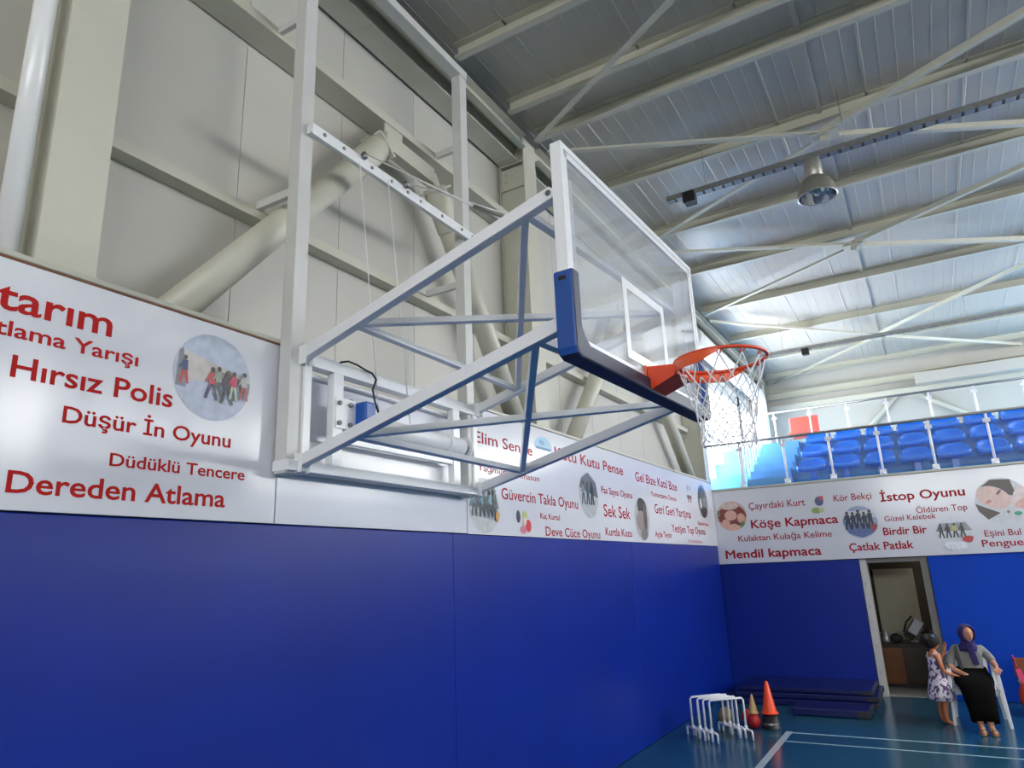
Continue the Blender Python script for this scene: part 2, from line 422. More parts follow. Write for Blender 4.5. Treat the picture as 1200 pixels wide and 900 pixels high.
def figure(x, z, h, top, legs, head=(60, 44, 40), stride=0.25):   # a small printed figure
    w = h*0.16
    return [(legs, [(x-w*0.6, z+h*0.5), (x+w*0.1, z+h*0.5), (x-w*0.3-stride*w, z), (x-w*0.9-stride*w, z)]),
            (legs, [(x-w*0.1, z+h*0.5), (x+w*0.6, z+h*0.5), (x+w*0.9+stride*w, z), (x+w*0.3+stride*w, z)]),
            (top, [(x-w*0.75, z+h*0.46), (x+w*0.75, z+h*0.46), (x+w*0.65, z+h*0.82), (x-w*0.65, z+h*0.82)]),
            (top, [(x-w*0.6, z+h*0.8), (x-w*1.5, z+h*0.52), (x-w*1.1, z+h*0.5), (x-w*0.3, z+h*0.74)]),
            (head, ell(x, z+h*0.91, h*0.075, h*0.09, 12))]
LW = ('x', 0.0135); EW = ('y', 13.085-0.0135)
LP = ('x', 0.014); EP = ('y', 13.085-0.014)

# sign near the camera on the left wall
s1 = thing('sign_board', (0.0, 1.0, 2.43), 'white games sign on the left wall nearest the camera, reading Dereden Atlama along its bottom', 'sign')
obj('panel', MB().box(-0.055, 0.012, -3.0, 2.93, 2.43, 3.545), 'banner', s1, 0.002)
obj('edge_trim', MB().box(-0.09, 0.022, -3.0, 2.93, 3.555, 3.585), 'cream', s1, 0.006)
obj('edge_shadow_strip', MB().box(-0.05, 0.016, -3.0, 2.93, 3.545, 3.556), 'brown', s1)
for t in [('tarım', 1.33, 1.85, 3.308, 0.139), ('Atlama Yarışı', 1.25, 2.00, 3.189, 0.074), ('Hırsız Polis', 1.43, 2.21, 3.010, 0.105),
          ('Düşür İn Oyunu', 1.67, 2.59, 2.843, 0.082), ('Düdüklü Tencere', 1.91, 2.70, 2.667, 0.066), ('Dereden Atlama', 1.48, 2.58, 2.506, 0.100)]:
    lettering(*t, LW, s1)
c = (2.447, 3.229); r = 0.25
sh = [((178, 190, 208), [(c[0]-r, c[1]+0.13), (c[0]+r, c[1]+0.04), (c[0]+0.2, c[1]+0.25), (c[0]-0.05, c[1]+0.28), (c[0]-0.2, c[1]+0.2)]),
      ((196, 190, 186), [(c[0]-0.24, c[1]+0.14), (c[0]+0.25, c[1]+0.03), (c[0]+0.25, c[1]-0.02), (c[0]+0.02, c[1]-0.01), (c[0]-0.24, c[1]-0.07)]),
      ((130, 132, 140), [(c[0]+0.02, c[1]+0.05), (c[0]+0.25, c[1]+0.01), (c[0]+0.25, c[1]-0.06), (c[0]+0.05, c[1]-0.01)]),
      ((120, 122, 130), [(c[0]-0.24, c[1]+0.12), (c[0]-0.2, c[1]+0.13), (c[0]-0.17, c[1]-0.09), (c[0]-0.24, c[1]-0.09)])]
sh += figure(c[0]-0.185, c[1]-0.07, 0.16, (40, 60, 110), (186, 40, 40)) + figure(c[0]-0.01, c[1]-0.13, 0.19, (176, 40, 44), (58, 40, 92), stride=0.6)
sh += figure(c[0]+0.03, c[1]-0.10, 0.17, (150, 160, 140), (90, 90, 90)) + figure(c[0]+0.09, c[1]-0.14, 0.2, (40, 44, 54), (34, 36, 46), stride=0.5)
sh += figure(c[0]+0.13, c[1]-0.11, 0.17, (190, 40, 80), (170, 180, 150)) + figure(c[0]+0.20, c[1]-0.10, 0.17, (170, 170, 164), (160, 40, 34))
print_art('photo_print', sh, LP, s1, c, r, (176, 186, 206))['label'] = 'round print of children playing in snow'

# sign farther along the left wall
s2 = thing('sign_board', (0.0, 9.0, 2.40), 'white games sign on the left wall beyond the hoop frame, reading Kutu Kutu Pense', 'sign')
obj('panel', MB().box(-0.055, 0.012, 5.0, 13.05, 2.425, 3.55), 'banner', s2, 0.002)
obj('edge_trim', MB().box(-0.09, 0.022, 5.0, 13.05, 3.553, 3.585), 'cream', s2, 0.006)
for t in [('Elim Sende', 5.13, 6.2, 3.236, 0.110), ('Yağmurun olmasun', 5.17, 6.32, 2.985, 0.062), ('Kutu Kutu Pense', 6.70, 8.67, 3.280, 0.13),
          ('Güvercin Takla Oyunu', 5.56, 7.21, 2.760, 0.110), ('Kaç Kurtul', 6.30, 6.74, 2.613, 0.060), ('Deve Cüce Oyunu', 6.40, 7.77, 2.446, 0.098),
          ('Pas Sayısı Oyunu', 7.90, 8.93, 2.994, 0.087), ('Sek Sek', 7.93, 8.80, 2.715, 0.155), ('Kurtla Kuzu', 7.94, 8.81, 2.489, 0.099),
          ('Gel Bize Katıl Bize', 9.11, 10.94, 3.252, 0.135), ('Yumurtama Oyunu', 9.68, 10.85, 3.086, 0.075), ('Geri Geri Yarışma', 9.78, 11.55, 2.851, 0.14),
          ('Ayşe Teyze', 9.71, 10.44, 2.515, 0.086), ('Yetişen Top Oyunu', 10.48, 12.30, 2.604, 0.122), ('Saklambaç', 11.90, 12.58, 2.764, 0.06), ('Üç Küçük Kuzu', 11.26, 12.06, 2.462, 0.045)]:
    lettering(*t, LW, s2, 'red2', 0.010)
c = (5.265, 2.68); r = 0.245
sh = [((96, 104, 112), rect(c[0]-0.25, c[0]+0.25, c[1]-0.02, c[1]+0.25)), ((150, 156, 164), [(c[0]-0.25, c[1]-0.05), (c[0]+0.25, c[1]-0.12), (c[0]+0.25, c[1]-0.16), (c[0]-0.25, c[1]-0.1)])]
for i, q in enumerate([(60, 120, 150), (30, 40, 60), (40, 130, 140), (24, 26, 34), (90, 150, 160), (30, 36, 50)]):
    sh += figure(c[0]-0.17+i*0.065, c[1]-0.1+0.01*(i % 2), 0.24, q, (40, 48, 60))
sh += [((206, 150, 60), ell(c[0]+0.2, c[1]-0.09, 0.035, 0.05))]
print_art('photo_print', sh, LP, s2, c, r, (188, 190, 192))['label'] = 'round print of a crowd on a street'
c = (5.957, 2.56)
print_art('printed_motif', [((40, 40, 40), ell(c[0]-0.1, c[1]+0.05, 0.04, 0.06)), ((190, 194, 120), ell(c[0]+0.03, c[1]+0.07, 0.05, 0.04)), ((206, 40, 50), ell(c[0]+0.09, c[1]-0.03, 0.055, 0.06)),
          ((206, 120, 140), ell(c[0]-0.01, c[1]-0.07, 0.06, 0.04)), ((226, 200, 190), ell(c[0]+0.02, c[1]+0.01, 0.035, 0.035))], LP, s2)
c = (7.522, 2.935); r = 0.265
sh = [((96, 98, 104), [(c[0]-0.25, c[1]+0.08), (c[0]+0.26, c[1]-0.02), (c[0]+0.26, c[1]+0.2), (c[0], c[1]+0.27), (c[0]-0.2, c[1]+0.2)])]
for i, q in enumerate([(120, 126, 130), (50, 90, 100), (40, 48, 56)]): sh += figure(c[0]-0.15+i*0.12, c[1]-0.11, 0.27, q, (40, 60, 74))
print_art('photo_print', sh, LP, s2, c, r, (176, 180, 184))['label'] = 'round print of grey figures'
c = (9.24, 2.74); r = 0.285
sh = [((60, 56, 58), ell(c[0]+0.02, c[1]+0.17, 0.17, 0.14)), ((150, 140, 136), ell(c[0]-0.02, c[1]-0.03, 0.2, 0.14)), ((96, 88, 88), ell(c[0]+0.12, c[1]+0.02, 0.07, 0.2)), ((128, 122, 122), ell(c[0]+0.05, c[1]-0.22, 0.14, 0.09))]
print_art('photo_print', sh, LP, s2, c, r, (172, 170, 168))['label'] = 'round print of a child bending down'
c = (12.353, 3.18); r = 0.29
sh = [((60, 68, 78), ell(c[0]-0.05, c[1]+0.1, 0.2, 0.14)), ((120, 126, 132), ell(c[0]+0.1, c[1]-0.02, 0.12, 0.1)), ((50, 54, 62), ell(c[0]+0.06, c[1]-0.18, 0.2, 0.09)), ((200, 204, 206), ell(c[0]-0.14, c[1]-0.04, 0.06, 0.09))]
print_art('photo_print', sh, LP, s2, c, r, (96, 102, 112))['label'] = 'dark round print at the far end'
c = (6.45, 3.36)
print_art('printed_motif', [((150, 196, 220), [(c[0]-0.2, c[1]-0.02)] + [(c[0]+0.2*math.cos(PI-q*PI/14), c[1]-0.02+0.13*math.sin(PI-q*PI/14)) for q in range(15)] + [(c[0]+0.2, c[1]-0.02)]),
          ((60, 120, 170), rect(c[0]-0.17, c[0]+0.17, c[1]-0.03, c[1]-0.005)), ((90, 150, 190), ell(c[0]-0.04, c[1]+0.045, 0.06, 0.03))], LP, s2)['label'] = 'pale blue half round motif'
c = (11.542, 3.25)
print_art('printed_motif', [((130, 120, 124), ell(c[0]-0.05, c[1]+0.1, 0.03, 0.05)), ((130, 120, 124), ell(c[0]+0.08, c[1]+0.1, 0.03, 0.05)), ((120, 80, 90), rect(c[0]-0.1, c[0]+0.15, c[1]-0.08, c[1]-0.02)),
          ((110, 70, 84), rect(c[0]-0.06, c[0]-0.01, c[1]-0.14, c[1]-0.05)), ((110, 70, 84), rect(c[0]+0.07, c[0]+0.12, c[1]-0.14, c[1]-0.05))], LP, s2)
# blank sheet between the two signs, behind the hoop's wall frame
obs = obj('blank_wall_sheet', MB().box(-0.055, 0.010, 2.94, 4.99, 2.43, 3.40), 'banner', None, 0.002)
tag(obs, 'blank glossy white sheet on the wall behind the lower hoop frame', 'wall sheet')

# sign on the end wall
s3 = thing('sign_board', (4.0, 13.1, 2.10), 'white games sign on the end wall above the doorway, below the blue seats', 'sign')
obj('panel', MB().box(-0.03, 13.9, 13.085-0.012, 13.155, 2.105, 3.395), 'banner', s3, 0.002)
obj('edge_trim', MB().box(-0.03, 13.9, 13.06, 13.155, 3.40, 3.435), 'cream', s3, 0.004)
for t, bd in [(('Çayırdaki Kurt', 0.63, 1.58, 3.031, 0.125), .006), (('Köşe Kapmaca', 0.63, 2.06, 2.700, 0.150), .022), (('Kulaktan Kulağa Kelime', 0.38, 1.93, 2.484, 0.108), .008), (('Mendil kapmaca', 0.13, 1.72, 2.198, 0.150), -0.006),
          (('Kör Bekçi', 2.04, 2.62, 3.055, 0.114), .006), (('İstop Oyunu', 2.74, 3.93, 2.994, 0.145), .02), (('Öldüren Top', 3.22, 3.92, 2.770, 0.100), .004), (('Güzel Kelebek', 2.75, 3.48, 2.671, 0.090), .006),
          (('Birdir Bir', 2.70, 3.32, 2.455, 0.125), .02), (('Çatlak Patlak', 2.16, 3.10, 2.232, 0.127), .02), (('Eşini Bul', 4.07, 4.53, 2.352, 0.100), .006), (('Penguen', 4.01, 4.62, 2.200, 0.110), .01)]:
    lettering(*t, EW, s3, 'red2', bd)
c = (0.315, 2.941); r = 0.265
sh = [((128, 60, 54), ell(c[0], c[1], 0.25, 0.2)), ((220, 196, 186), ell(c[0]-0.02, c[1]+0.18, 0.16, 0.07)), ((226, 176, 160), ell(c[0]-0.02, c[1]+0.01, 0.11, 0.09)), ((222, 168, 150), ell(c[0]+0.16, c[1]-0.05, 0.07, 0.09)),
      ((224, 170, 150), ell(c[0]-0.12, c[1]-0.13, 0.08, 0.08)), ((230, 180, 160), ell(c[0]+0.02, c[1]-0.2, 0.09, 0.06)), ((110, 140, 80), ell(c[0]+0.18, c[1]-0.17, 0.05, 0.06)), ((120, 130, 96), ell(c[0]-0.23, c[1]+0.06, 0.03, 0.06))]
print_art('photo_print', sh, EP, s3, c, r, (206, 176, 166))['label'] = 'round print of clasped hands'
c = (1.778, 3.03)
print_art('printed_motif', [((96, 96, 140), ell(c[0]+0.03, c[1]+0.05, 0.07, 0.08)), ((206, 90, 100), ell(c[0]+0.07, c[1]+0.1, 0.035, 0.04)), ((150, 170, 90), ell(c[0]-0.03, c[1]-0.1, 0.08, 0.05)), ((200, 204, 150), ell(c[0]+0.05, c[1]-0.1, 0.05, 0.035))], EP, s3)
c = (2.385, 2.692); r = 0.26
sh = [((200, 206, 216), rect(c[0]-0.26, c[0]+0.26, c[1]+0.06, c[1]+0.26)), ((90, 110, 160), [(c[0]-0.26, c[1]+0.02), (c[0]+0.26, c[1]-0.08), (c[0]+0.2, c[1]-0.2), (c[0], c[1]-0.26), (c[0]-0.2, c[1]-0.18)])]
for i in range(5): sh += figure(c[0]-0.18+i*0.085, c[1]-0.12+0.01*(i % 3), 0.3-0.02*(i % 2), (44, 52, 76), (36, 42, 60))
sh += [((150, 50, 60), ell(c[0]+0.2, c[1]-0.1, 0.05, 0.06))]
print_art('photo_print', sh, EP, s3, c, r, (150, 166, 200))['label'] = 'round print of a group in dark clothes'
c = (3.678, 2.41); r = 0.25
sh = [((150, 152, 160), rect(c[0]-0.25, c[0]+0.25, c[1]+0.05, c[1]+0.25))]
for i, q in enumerate([(60, 50, 56), (40, 36, 44), (190, 180, 110), (46, 40, 50)]): sh += figure(c[0]-0.17+i*0.095, c[1]-0.05, 0.22, q, (34, 34, 44))
sh += [((190, 36, 50), ell(c[0]+0.18, c[1]-0.08, 0.09, 0.05)), ((222, 228, 236), ell(c[0], c[1]-0.17, 0.16, 0.06))]
print_art('photo_print', sh, EP, s3, c, r, (206, 210, 220))['label'] = 'round print of children with a red sledge'
c = (4.382, 2.869); r = 0.35
sh = [((70, 58, 60), [(c[0]-0.35, c[1]-0.02), (c[0]-0.05, c[1]-0.18), (c[0]-0.22, c[1]-0.27), (c[0]-0.33, c[1]-0.14)]), ((70, 58, 60), [(c[0]-0.25, c[1]+0.22), (c[0]-0.1, c[1]+0.33), (c[0]+0.15, c[1]+0.32), (c[0]+0.2, c[1]+0.05), (c[0]+0.05, c[1]+0.1)]),
      ((222, 190, 184), ell(c[0]-0.1, c[1]+0.06, 0.23, 0.16, 22, -0.5)), ((120, 80, 84), ell(c[0]-0.02, c[1]+0.13, 0.05, 0.018, 12, 0.8)), ((196, 130, 130), ell(c[0]-0.17, c[1]+0.0, 0.04, 0.025, 12, 0.3)),
      ((230, 210, 208), ell(c[0]+0.25, c[1]+0.06, 0.1, 0.2, 18, -0.5)), ((216, 170, 164), ell(c[0]+0.26, c[1]-0.05, 0.12, 0.06, 16, 0.5)), ((40, 150, 120), ell(c[0]+0.17, c[1]-0.2, 0.05, 0.03)), ((120, 90, 92), ell(c[0]+0.05, c[1]-0.17, 0.02, 0.02))]
print_art('photo_print', sh, EP, s3, c, r, (206, 208, 214))['label'] = 'large round print of a child bending over a table'

# ------------------------------------------------------------------ steel on the left wall
def column(y0, y1, label):
    t = thing('steel_column', (-0.25, (y0+y1)/2, 3.4), label, 'column')
    x0, x1 = -0.44, -0.09; ym = (y0+y1)/2
    obj('web', MB().box(x0+0.012, x1-0.012, ym-0.006, ym+0.006, 3.41, 7.2), 'cream', t)
    obj('flange', MB().box(x1-0.014, x1, y0, y1, 3.41, 7.2), 'cream', t); obj('flange', MB().box(x0, x0+0.014, y0, y1, 3.41, 7.2), 'cream', t)
    obj('side_cover', MB().box(x0+0.014, x1-0.014, y0+0.03, y0+0.04, 3.41, 6.85), 'cream', t)
    st_ = MB()
    for zz in (6.55, 6.88): st_.box(x0+0.014, x1-0.014, y0, y1, zz, zz+0.012)
    obj('stiffener_plate', st_, 'cream', t)
    b = MB()
    for zz in (6.68, 6.78, 7.0, 7.1):
        for xx in (-0.36, -0.2): b.bolt((xx, y0+0.03, zz), 0.014, 0.012, (0, -1, 0))
    obj('bolt', b, 'cream', t)
column(1.50, 1.79, 'cream steel column behind the near sign, beside the white drainpipe')
column(6.52, 6.82, 'cream steel column rising behind the backboard')
column(13.15, 13.45, 'cream steel column near the far end of the left wall, beyond the hoop')
column(20.2, 20.5, 'pale steel column in the corner beyond the big window')
dp = thing('drainpipe', (-0.2, 1.42, 3.45), 'bright white vertical drainpipe left of the near column', 'pipe')
obj('pipe', MB().tube([(-0.2, 1.42, 3.42), (-0.2, 1.42, 7.2)], 0.055, 20), 'hoopw', dp)
obj('clip', MB().lathe([(0.058, -0.02), (0.06, 0), (0.058, 0.02)], (-0.2, 1.42, 6.3), 20).box(-0.44, -0.25, 1.41, 1.43, 6.29, 6.31), 'hoopw', dp)
# girts
def girt(z, y0, y1, label, h=0.075, d=0.125):
    mb = MB().cprof((CL+d/2, y0, z), (CL+d/2, y1, z), d, h, 0.006, flip=-1)
    return tag(obj('wall_girt', mb, 'cream'), label, 'girt')
girt(4.615, -6.8, 1.48, 'cream wall girt left of the drainpipe')
girt(4.605, 1.81, 6.5, 'cream wall girt between the two columns, behind the hoop posts')
girt(4.605, 6.84, 13.1, 'cream wall girt behind the backboard, beyond the second column')
# deep rail above
rl = MB().box(-0.44, -0.20, -6.8, 6.5, 6.03, 6.115)
tag(obj('wall_rail', rl, 'cream', None, 0.004), 'deep cream rail along the wall above the braces', 'rail')
# eave beam and channel
t = thing('eave_beam', (-0.3, 6.0, 6.9), 'long wide cream eave beam along the top of the left wall', 'beam')
obj('flange', MB().box(-0.42, -0.17, -6.8, 20.9, 6.90, 6.915), 'cream', t); obj('flange', MB().box(-0.42, -0.17, -6.8, 20.9, 7.19, 7.205), 'cream', t)
obj('web', MB().box(-0.29, -0.28, -6.8, 20.9, 6.915, 7.19), 'cream', t)
sp = MB()
for yy in (-2.0, 0.5, 3.9, 6.4, 9.0, 11.4): sp.box(-0.425, -0.165, yy-0.004, yy+0.004, 6.895, 6.917)
obj('splice_joint', sp, 'cream', t)
tag(obj('eave_channel', MB().cprof((-0.08, -6.8, 7.11), (-0.08, 6.5, 7.11), 0.09, 0.17, 0.007), 'cream'), 'narrow cream channel in front of the eave beam above the hoop frame', 'beam')
tag(obj('eave_channel', MB().cprof((-0.08, 6.84, 7.11), (-0.08, 20.9, 7.11), 0.09, 0.17, 0.007), 'cream'), 'narrow cream channel in front of the eave beam beyond the second column', 'beam')
t = thing('air_pipe', (-0.18, 16.5, 6.6), 'thick pale round air pipe under the eave beam above the big window', 'pipe')
obj('pipe', MB().tube([(-0.18, 13.62, 6.64), (-0.18, 19.6, 6.64), (-0.18, 19.78, 6.61), (-0.18, 19.9, 6.5), (-0.18, 19.93, 6.3), (-0.18, 19.93, 5.3)], 0.2, 24), 'hoopw', t)
pc_ = MB()
for yy in (13.8, 15.8, 17.8): pc_.lathe([(0.202, -0.025), (0.212, -0.02), (0.212, 0.02), (0.202, 0.025)], (-0.18, yy, 6.64), 24, (0, 1, 0))
obj('joint_ring', pc_, 'hoopw', t)
# K braces
def kbrace(y0, ya, y1, lab1, lab2):
    x = -0.215; za, zb = 5.81, 3.56
    for (a, b, lab) in ((y0, ya-0.12, lab1), (y1, ya+0.55, lab2)):
        tt = thing('brace_tube', (x, (a+b)/2, zb), lab, 'brace')
        s = 1 if b > a else -1
        d = (Vector((x, b, za))-Vector((x, a, zb))).normalized()
        p0 = Vector((x, a, zb)); p1 = Vector((x, b, za))
        obj('tube', MB().tube([p0, p1-d*0.12], 0.105, 22), 'cream', tt)
        obj('end_collar', MB().tube([p1-d*0.55, p1-d*0.53, p1-d*0.12, p1-d*0.1], [0.106, 0.114, 0.114, 0.106], 22), 'cream', tt)
        obj('end_plate', MB().bar(p1-d*0.12, p1+d*0.03, 0.016, 0.23, (0, -d.z, d.y)).bar(p1-d*0.14, p1-d*0.12, 0.24, 0.24, (0, -d.z, d.y)), 'cream', tt)
    g = MB().bar((x, ya-0.14, za+0.02), (x, ya+0.55, za-0.0), 0.10, 0.16)
    g.box(x-0.008, x+0.008, ya-0.12, ya+0.12, za-0.06, 6.025)
    return g
g = kbrace(2.24, 4.27, 6.36, 'thick cream brace tube slanting down to the left behind the hoop posts', 'thick cream brace tube slanting down behind the hoop arms to the second column')
tag(obj('brace_gusset', g, 'cream'), 'cream steel gusset joining the two brace tubes behind the hoop frame', 'gusset')
g = kbrace(7.6, 9.7, 12.6, 'cream brace tube slanting down to the left below the backboard', 'cream brace tube slanting down to the far end of the left wall')
tag(obj('brace_gusset', g, 'cream'), 'cream steel gusset hidden behind the glass backboard on the wall', 'gusset')

# ------------------------------------------------------------------ roof steel
PY = [-3.6, -1.8, 0.0, 1.7, 3.35, 5.0, 6.05, 6.7, 8.27, 10.1, 11.87, 13.95, 16.3, 18.4, 20.5]
VIS = [v for v in PY if v > 4]
for yy in PY:
    deep = yy == 6.7
    t = MB().cprof((-0.0, yy, 7.283), (14.05, yy, 7.283), 0.085, 0.166, 0.008)
    o = obj('roof_purlin', t, 'cream')
    if yy in VIS:
        i = VIS.index(yy)
        if i == len(VIS)-1: lab = 'cream roof purlin farthest from the camera, against the far wall'
        else: lab = '%s cream roof purlin counting from the upper left corner of the ceiling' % ORD[i]
        tag(o, lab, 'purlin', 'roof purlins')
    else: tag(o, 'cream roof purlin above and behind the camera', 'purlin', 'purlins behind the camera')
def rbrace(p, q, label):
    d = Vector((q[0]-p[0], q[1]-p[1], 0)).normalized()
    mb = MB().prof((p[0], p[1], 7.16), (q[0], q[1], 7.16), [(-0.035, -0.035), (0.035, -0.035), (0.035, -0.028), (-0.028, -0.028), (-0.028, 0.035), (-0.035, 0.035)])
    tag(obj('roof_brace', mb, 'cream'), label, 'brace', 'diagonal roof braces')
XC = 3.06
bays = [(3.0, 6.6, 4.8, 'bay nearest the camera'), (6.9, 10.15, 8.48, 'bay with the hanging lamp'), (10.4, 13.95, 12.12, 'bay just beyond the lamp'), (14.4, 21.0, 17.8, 'last bay above the blue seats')]
for (y0, y1, yc, nm) in bays:
    for sx, xe in ((-1, 0.05), (1, 6.1)):
        side = 'wall side' if sx < 0 else 'hall side'
        rbrace((xe, y0), (XC, yc-0.05), 'cream diagonal roof brace, near %s of the %s' % (side, nm))
        rbrace((xe, y1), (XC, yc+0.05), 'cream diagonal roof brace, far %s of the %s' % (side, nm))
    hub = MB().box(XC-0.16, XC+0.16, yc-0.12, yc+0.12, 7.105, 7.117).box(XC-0.05, XC+0.05, yc-0.05, yc+0.05, 7.04, 7.2)
    tag(obj('brace_hub_plate', hub, 'cream'), 'cream plate where the roof braces cross in the %s' % nm, 'plate')
ts = MB().box(XC-0.028, XC+0.028, 3.0, 20.5, 7.33, 7.336)
tag(obj('tie_strip', ts, 'deck'), 'thin pale strip running under the purlins through the brace crossings', 'strip')
# cable trays with lamps
def tray(y, x0, label, mesh_m='steel'):
    t = thing('cable_tray', (x0, y, 6.6), label, 'cable tray')
    mb = MB().box(x0, 14.0, y-0.05, y-0.044, 6.585, 6.65).box(x0, 14.0, y+0.044, y+0.05, 6.585, 6.65)
    obj('side_rail', mb, mesh_m, t)
    b = MB(); x = x0
    while x < 9: b.box(x, x+0.09, y-0.046, y+0.046, 6.583, 6.588); x += 0.12
    obj('tray_base', b, mesh_m, t)
    h = MB()
    for xx in (x0+0.5, x0+2.1, x0+4.0, x0+6): h.tube([(xx, y, 6.6), (xx, y, 7.42)], 0.004, 6)
    obj('hanger_rod', h, mesh_m, t)
tray(8.0, 1.18, 'grey perforated cable tray carrying the hanging lamp')
tray(15.95, 0.7, 'grey cable tray farther off above the blue seats')
def jbox(x, y, lab):
    t = thing('junction_box', (x, y, 6.46), lab, 'box')
    obj('body', MB().box(x-0.07, x+0.07, y-0.09, y+0.05, 6.45, 6.585), 'black', t, 0.008)
    obj('lid', MB().box(x-0.074, x+0.074, y-0.1, y-0.088, 6.445, 6.59), 'black', t, 0.003)
jbox(1.48, 7.96, 'small black box under the end of the nearer cable tray'); jbox(1.66, 15.9, 'small black box under the farther cable tray')
lx, ly = 2.90, 8.0
t = thing('high_bay_lamp', (lx, ly, 6.1), 'round metal high bay lamp hanging from the nearer cable tray', 'lamp')
obj('housing', MB().lathe([(0.0, 6.585), (0.085, 6.58), (0.09, 6.56), (0.098, 6.36), (0.085, 6.34), (0.0, 6.34)], (lx, ly, 0), 24), 'lampneck', t)
obj('shade', MB().lathe([(0.08, 6.345), (0.12, 6.335), (0.165, 6.29), (0.195, 6.22), (0.21, 6.14), (0.212, 6.11)], (lx, ly, 0), 32), 'lampshell', t)
obj('reflector', MB().lathe([(0.05, 6.325), (0.11, 6.318), (0.155, 6.28), (0.185, 6.215), (0.2, 6.14), (0.204, 6.112)], (lx, ly, 0), 16), 'reflector', t)
obj('rim', MB().lathe([(0.212, 6.112), (0.216, 6.104), (0.202, 6.104), (0.204, 6.112)], (lx, ly, 0), 32), 'alu', t)
obj('bulb', MB().ball((lx, ly, 6.2), 0.05, 14, (1, 1, 1.7)), 'railw', t)
obj('wall_clip', MB().box(lx-0.03, lx+0.03, ly-0.03, ly+0.03, 6.58, 6.6), 'steel', t)

# far wall steel
t = MB().cprof((-0.1, 20.85, 6.74), (14, 20.85, 6.74), 0.14, 0.2, 0.01, flip=1)
tag(obj('far_wall_beam', t, 'cream'), 'upper cream beam across the far wall under the roof', 'beam')
t = MB().box(-0.1, 14, 20.8, 20.99, 6.3, 6.45)
tag(obj('far_wall_beam', t, 'cream', None, 0.004), 'lower white beam across the far wall above the seats', 'beam')
t = MB().box(3.66, 13.0, 20.38, 20.72, 6.42, 6.7)
tag(obj('air_duct', t, 'deck', None, 0.01), 'grey rectangular duct on the right of the far wall', 'duct')
for a, b, lab in (((2.2, 20.9, 5.3), (3.15, 20.9, 6.3), 'pale diagonal brace on the far wall rising to the right'), ((5.0, 20.9, 5.3), (3.6, 20.9, 6.3), 'pale diagonal brace on the far wall falling to the right')):
    tag(obj('far_wall_brace', MB().tube([a, b], 0.07, 14), 'cream'), lab, 'brace')

# ------------------------------------------------------------------ railings of the stand
def railing(name, x_list, y, z0, ztop, label, xa, xb, glass=True):
    t = thing(name, ((xa+xb)/2, y, z0), label, 'railing')
    obj('handrail', MB().tube([(xa, y, ztop), (xb, y, ztop)], 0.024, 12), 'steel', t)
    for x in x_list:
        p = obj('post', MB().tube([(x, y, z0), (x, y, ztop-0.02)], 0.02, 10), 'railw', t)
        cl_ = MB().lathe([(0.0, 0), (0.05, 0), (0.055, 0.02), (0.03, 0.05), (0.0, 0.05)], (x, y, z0), 12)
        cl_.box(x-0.05, x+0.05, y-0.022, y+0.022, z0+0.03, z0+0.09).box(x-0.05, x+0.05, y-0.022, y+0.022, ztop-0.16, ztop-0.10)
        obj('clamp', cl_, 'railw', p)
    if glass:
        for a, b in zip(x_list[:-1], x_list[1:]): obj('glass_panel', MB().box(a+0.04, b-0.04, y-0.004, y+0.004, z0+0.05, ztop-0.06), 'glass', t)
railing('front_railing', [-0.16, 0.54, 1.32, 2.08, 2.85, 3.62, 4.43, 5.2, 5.97, 6.74, 7.5], 13.30, 3.45, 4.29, 'glass railing with white posts along the front edge of the stand', -0.40, 8.0)
railing('rear_railing', [0.4, 0.72, 1.47, 2.23, 3.0, 3.79, 4.58, 5.4, 6.2, 7.0], 16.5, 4.60, 5.40, 'glass railing with white posts behind the top row of seats', 0.35, 7.6)
t = thing('stair_railing', (0.45, 15.0, 3.45), 'sloping white baluster railing beside the steps near the window', 'railing')
obj('handrail', MB().tube([(0.45, 13.8, 4.24), (0.40, 16.4, 5.52)], 0.024, 10), 'railw', t)
for i in range(9):
    f = i/8; yy = 13.85+f*2.5
    obj('baluster', MB().tube([(0.45-0.05*f, yy, 3.50+f*1.12), (0.45-0.05*f, yy, 4.26+f*1.24)], 0.02, 8), 'railw', t)
obj('glass_panel', MB().add([(0.45, 13.9, 3.6), (0.40, 16.3, 4.75), (0.40, 16.3, 5.3), (0.45, 13.9, 4.05), (0.456, 13.9, 3.6), (0.406, 16.3, 4.75), (0.406, 16.3, 5.3), (0.456, 13.9, 4.05)],
    [(0, 1, 2, 3), (7, 6, 5, 4), (0, 4, 5, 1), (1, 5, 6, 2), (2, 6, 7, 3), (3, 7, 4, 0)]), 'glass', t)
# red panel behind the rear railing
t = thing('red_bench', (1.2, 17.4, 4.6), 'red high-backed bench behind the rear glass railing', 'bench')
obj('backrest', MB().box(0.88, 1.52, 17.5, 17.56, 4.9, 5.42), 'redpanel', t, 0.02)
obj('seat', MB().box(0.88, 1.52, 17.1, 17.5, 4.95, 5.0), 'redpanel', t, 0.02)
for xx in (0.92, 1.48):
    for yy in (17.15, 17.5): obj('leg', MB().box(xx-0.02, xx+0.02, yy-0.02, yy+0.02, 4.6, 4.95), 'steel', t)

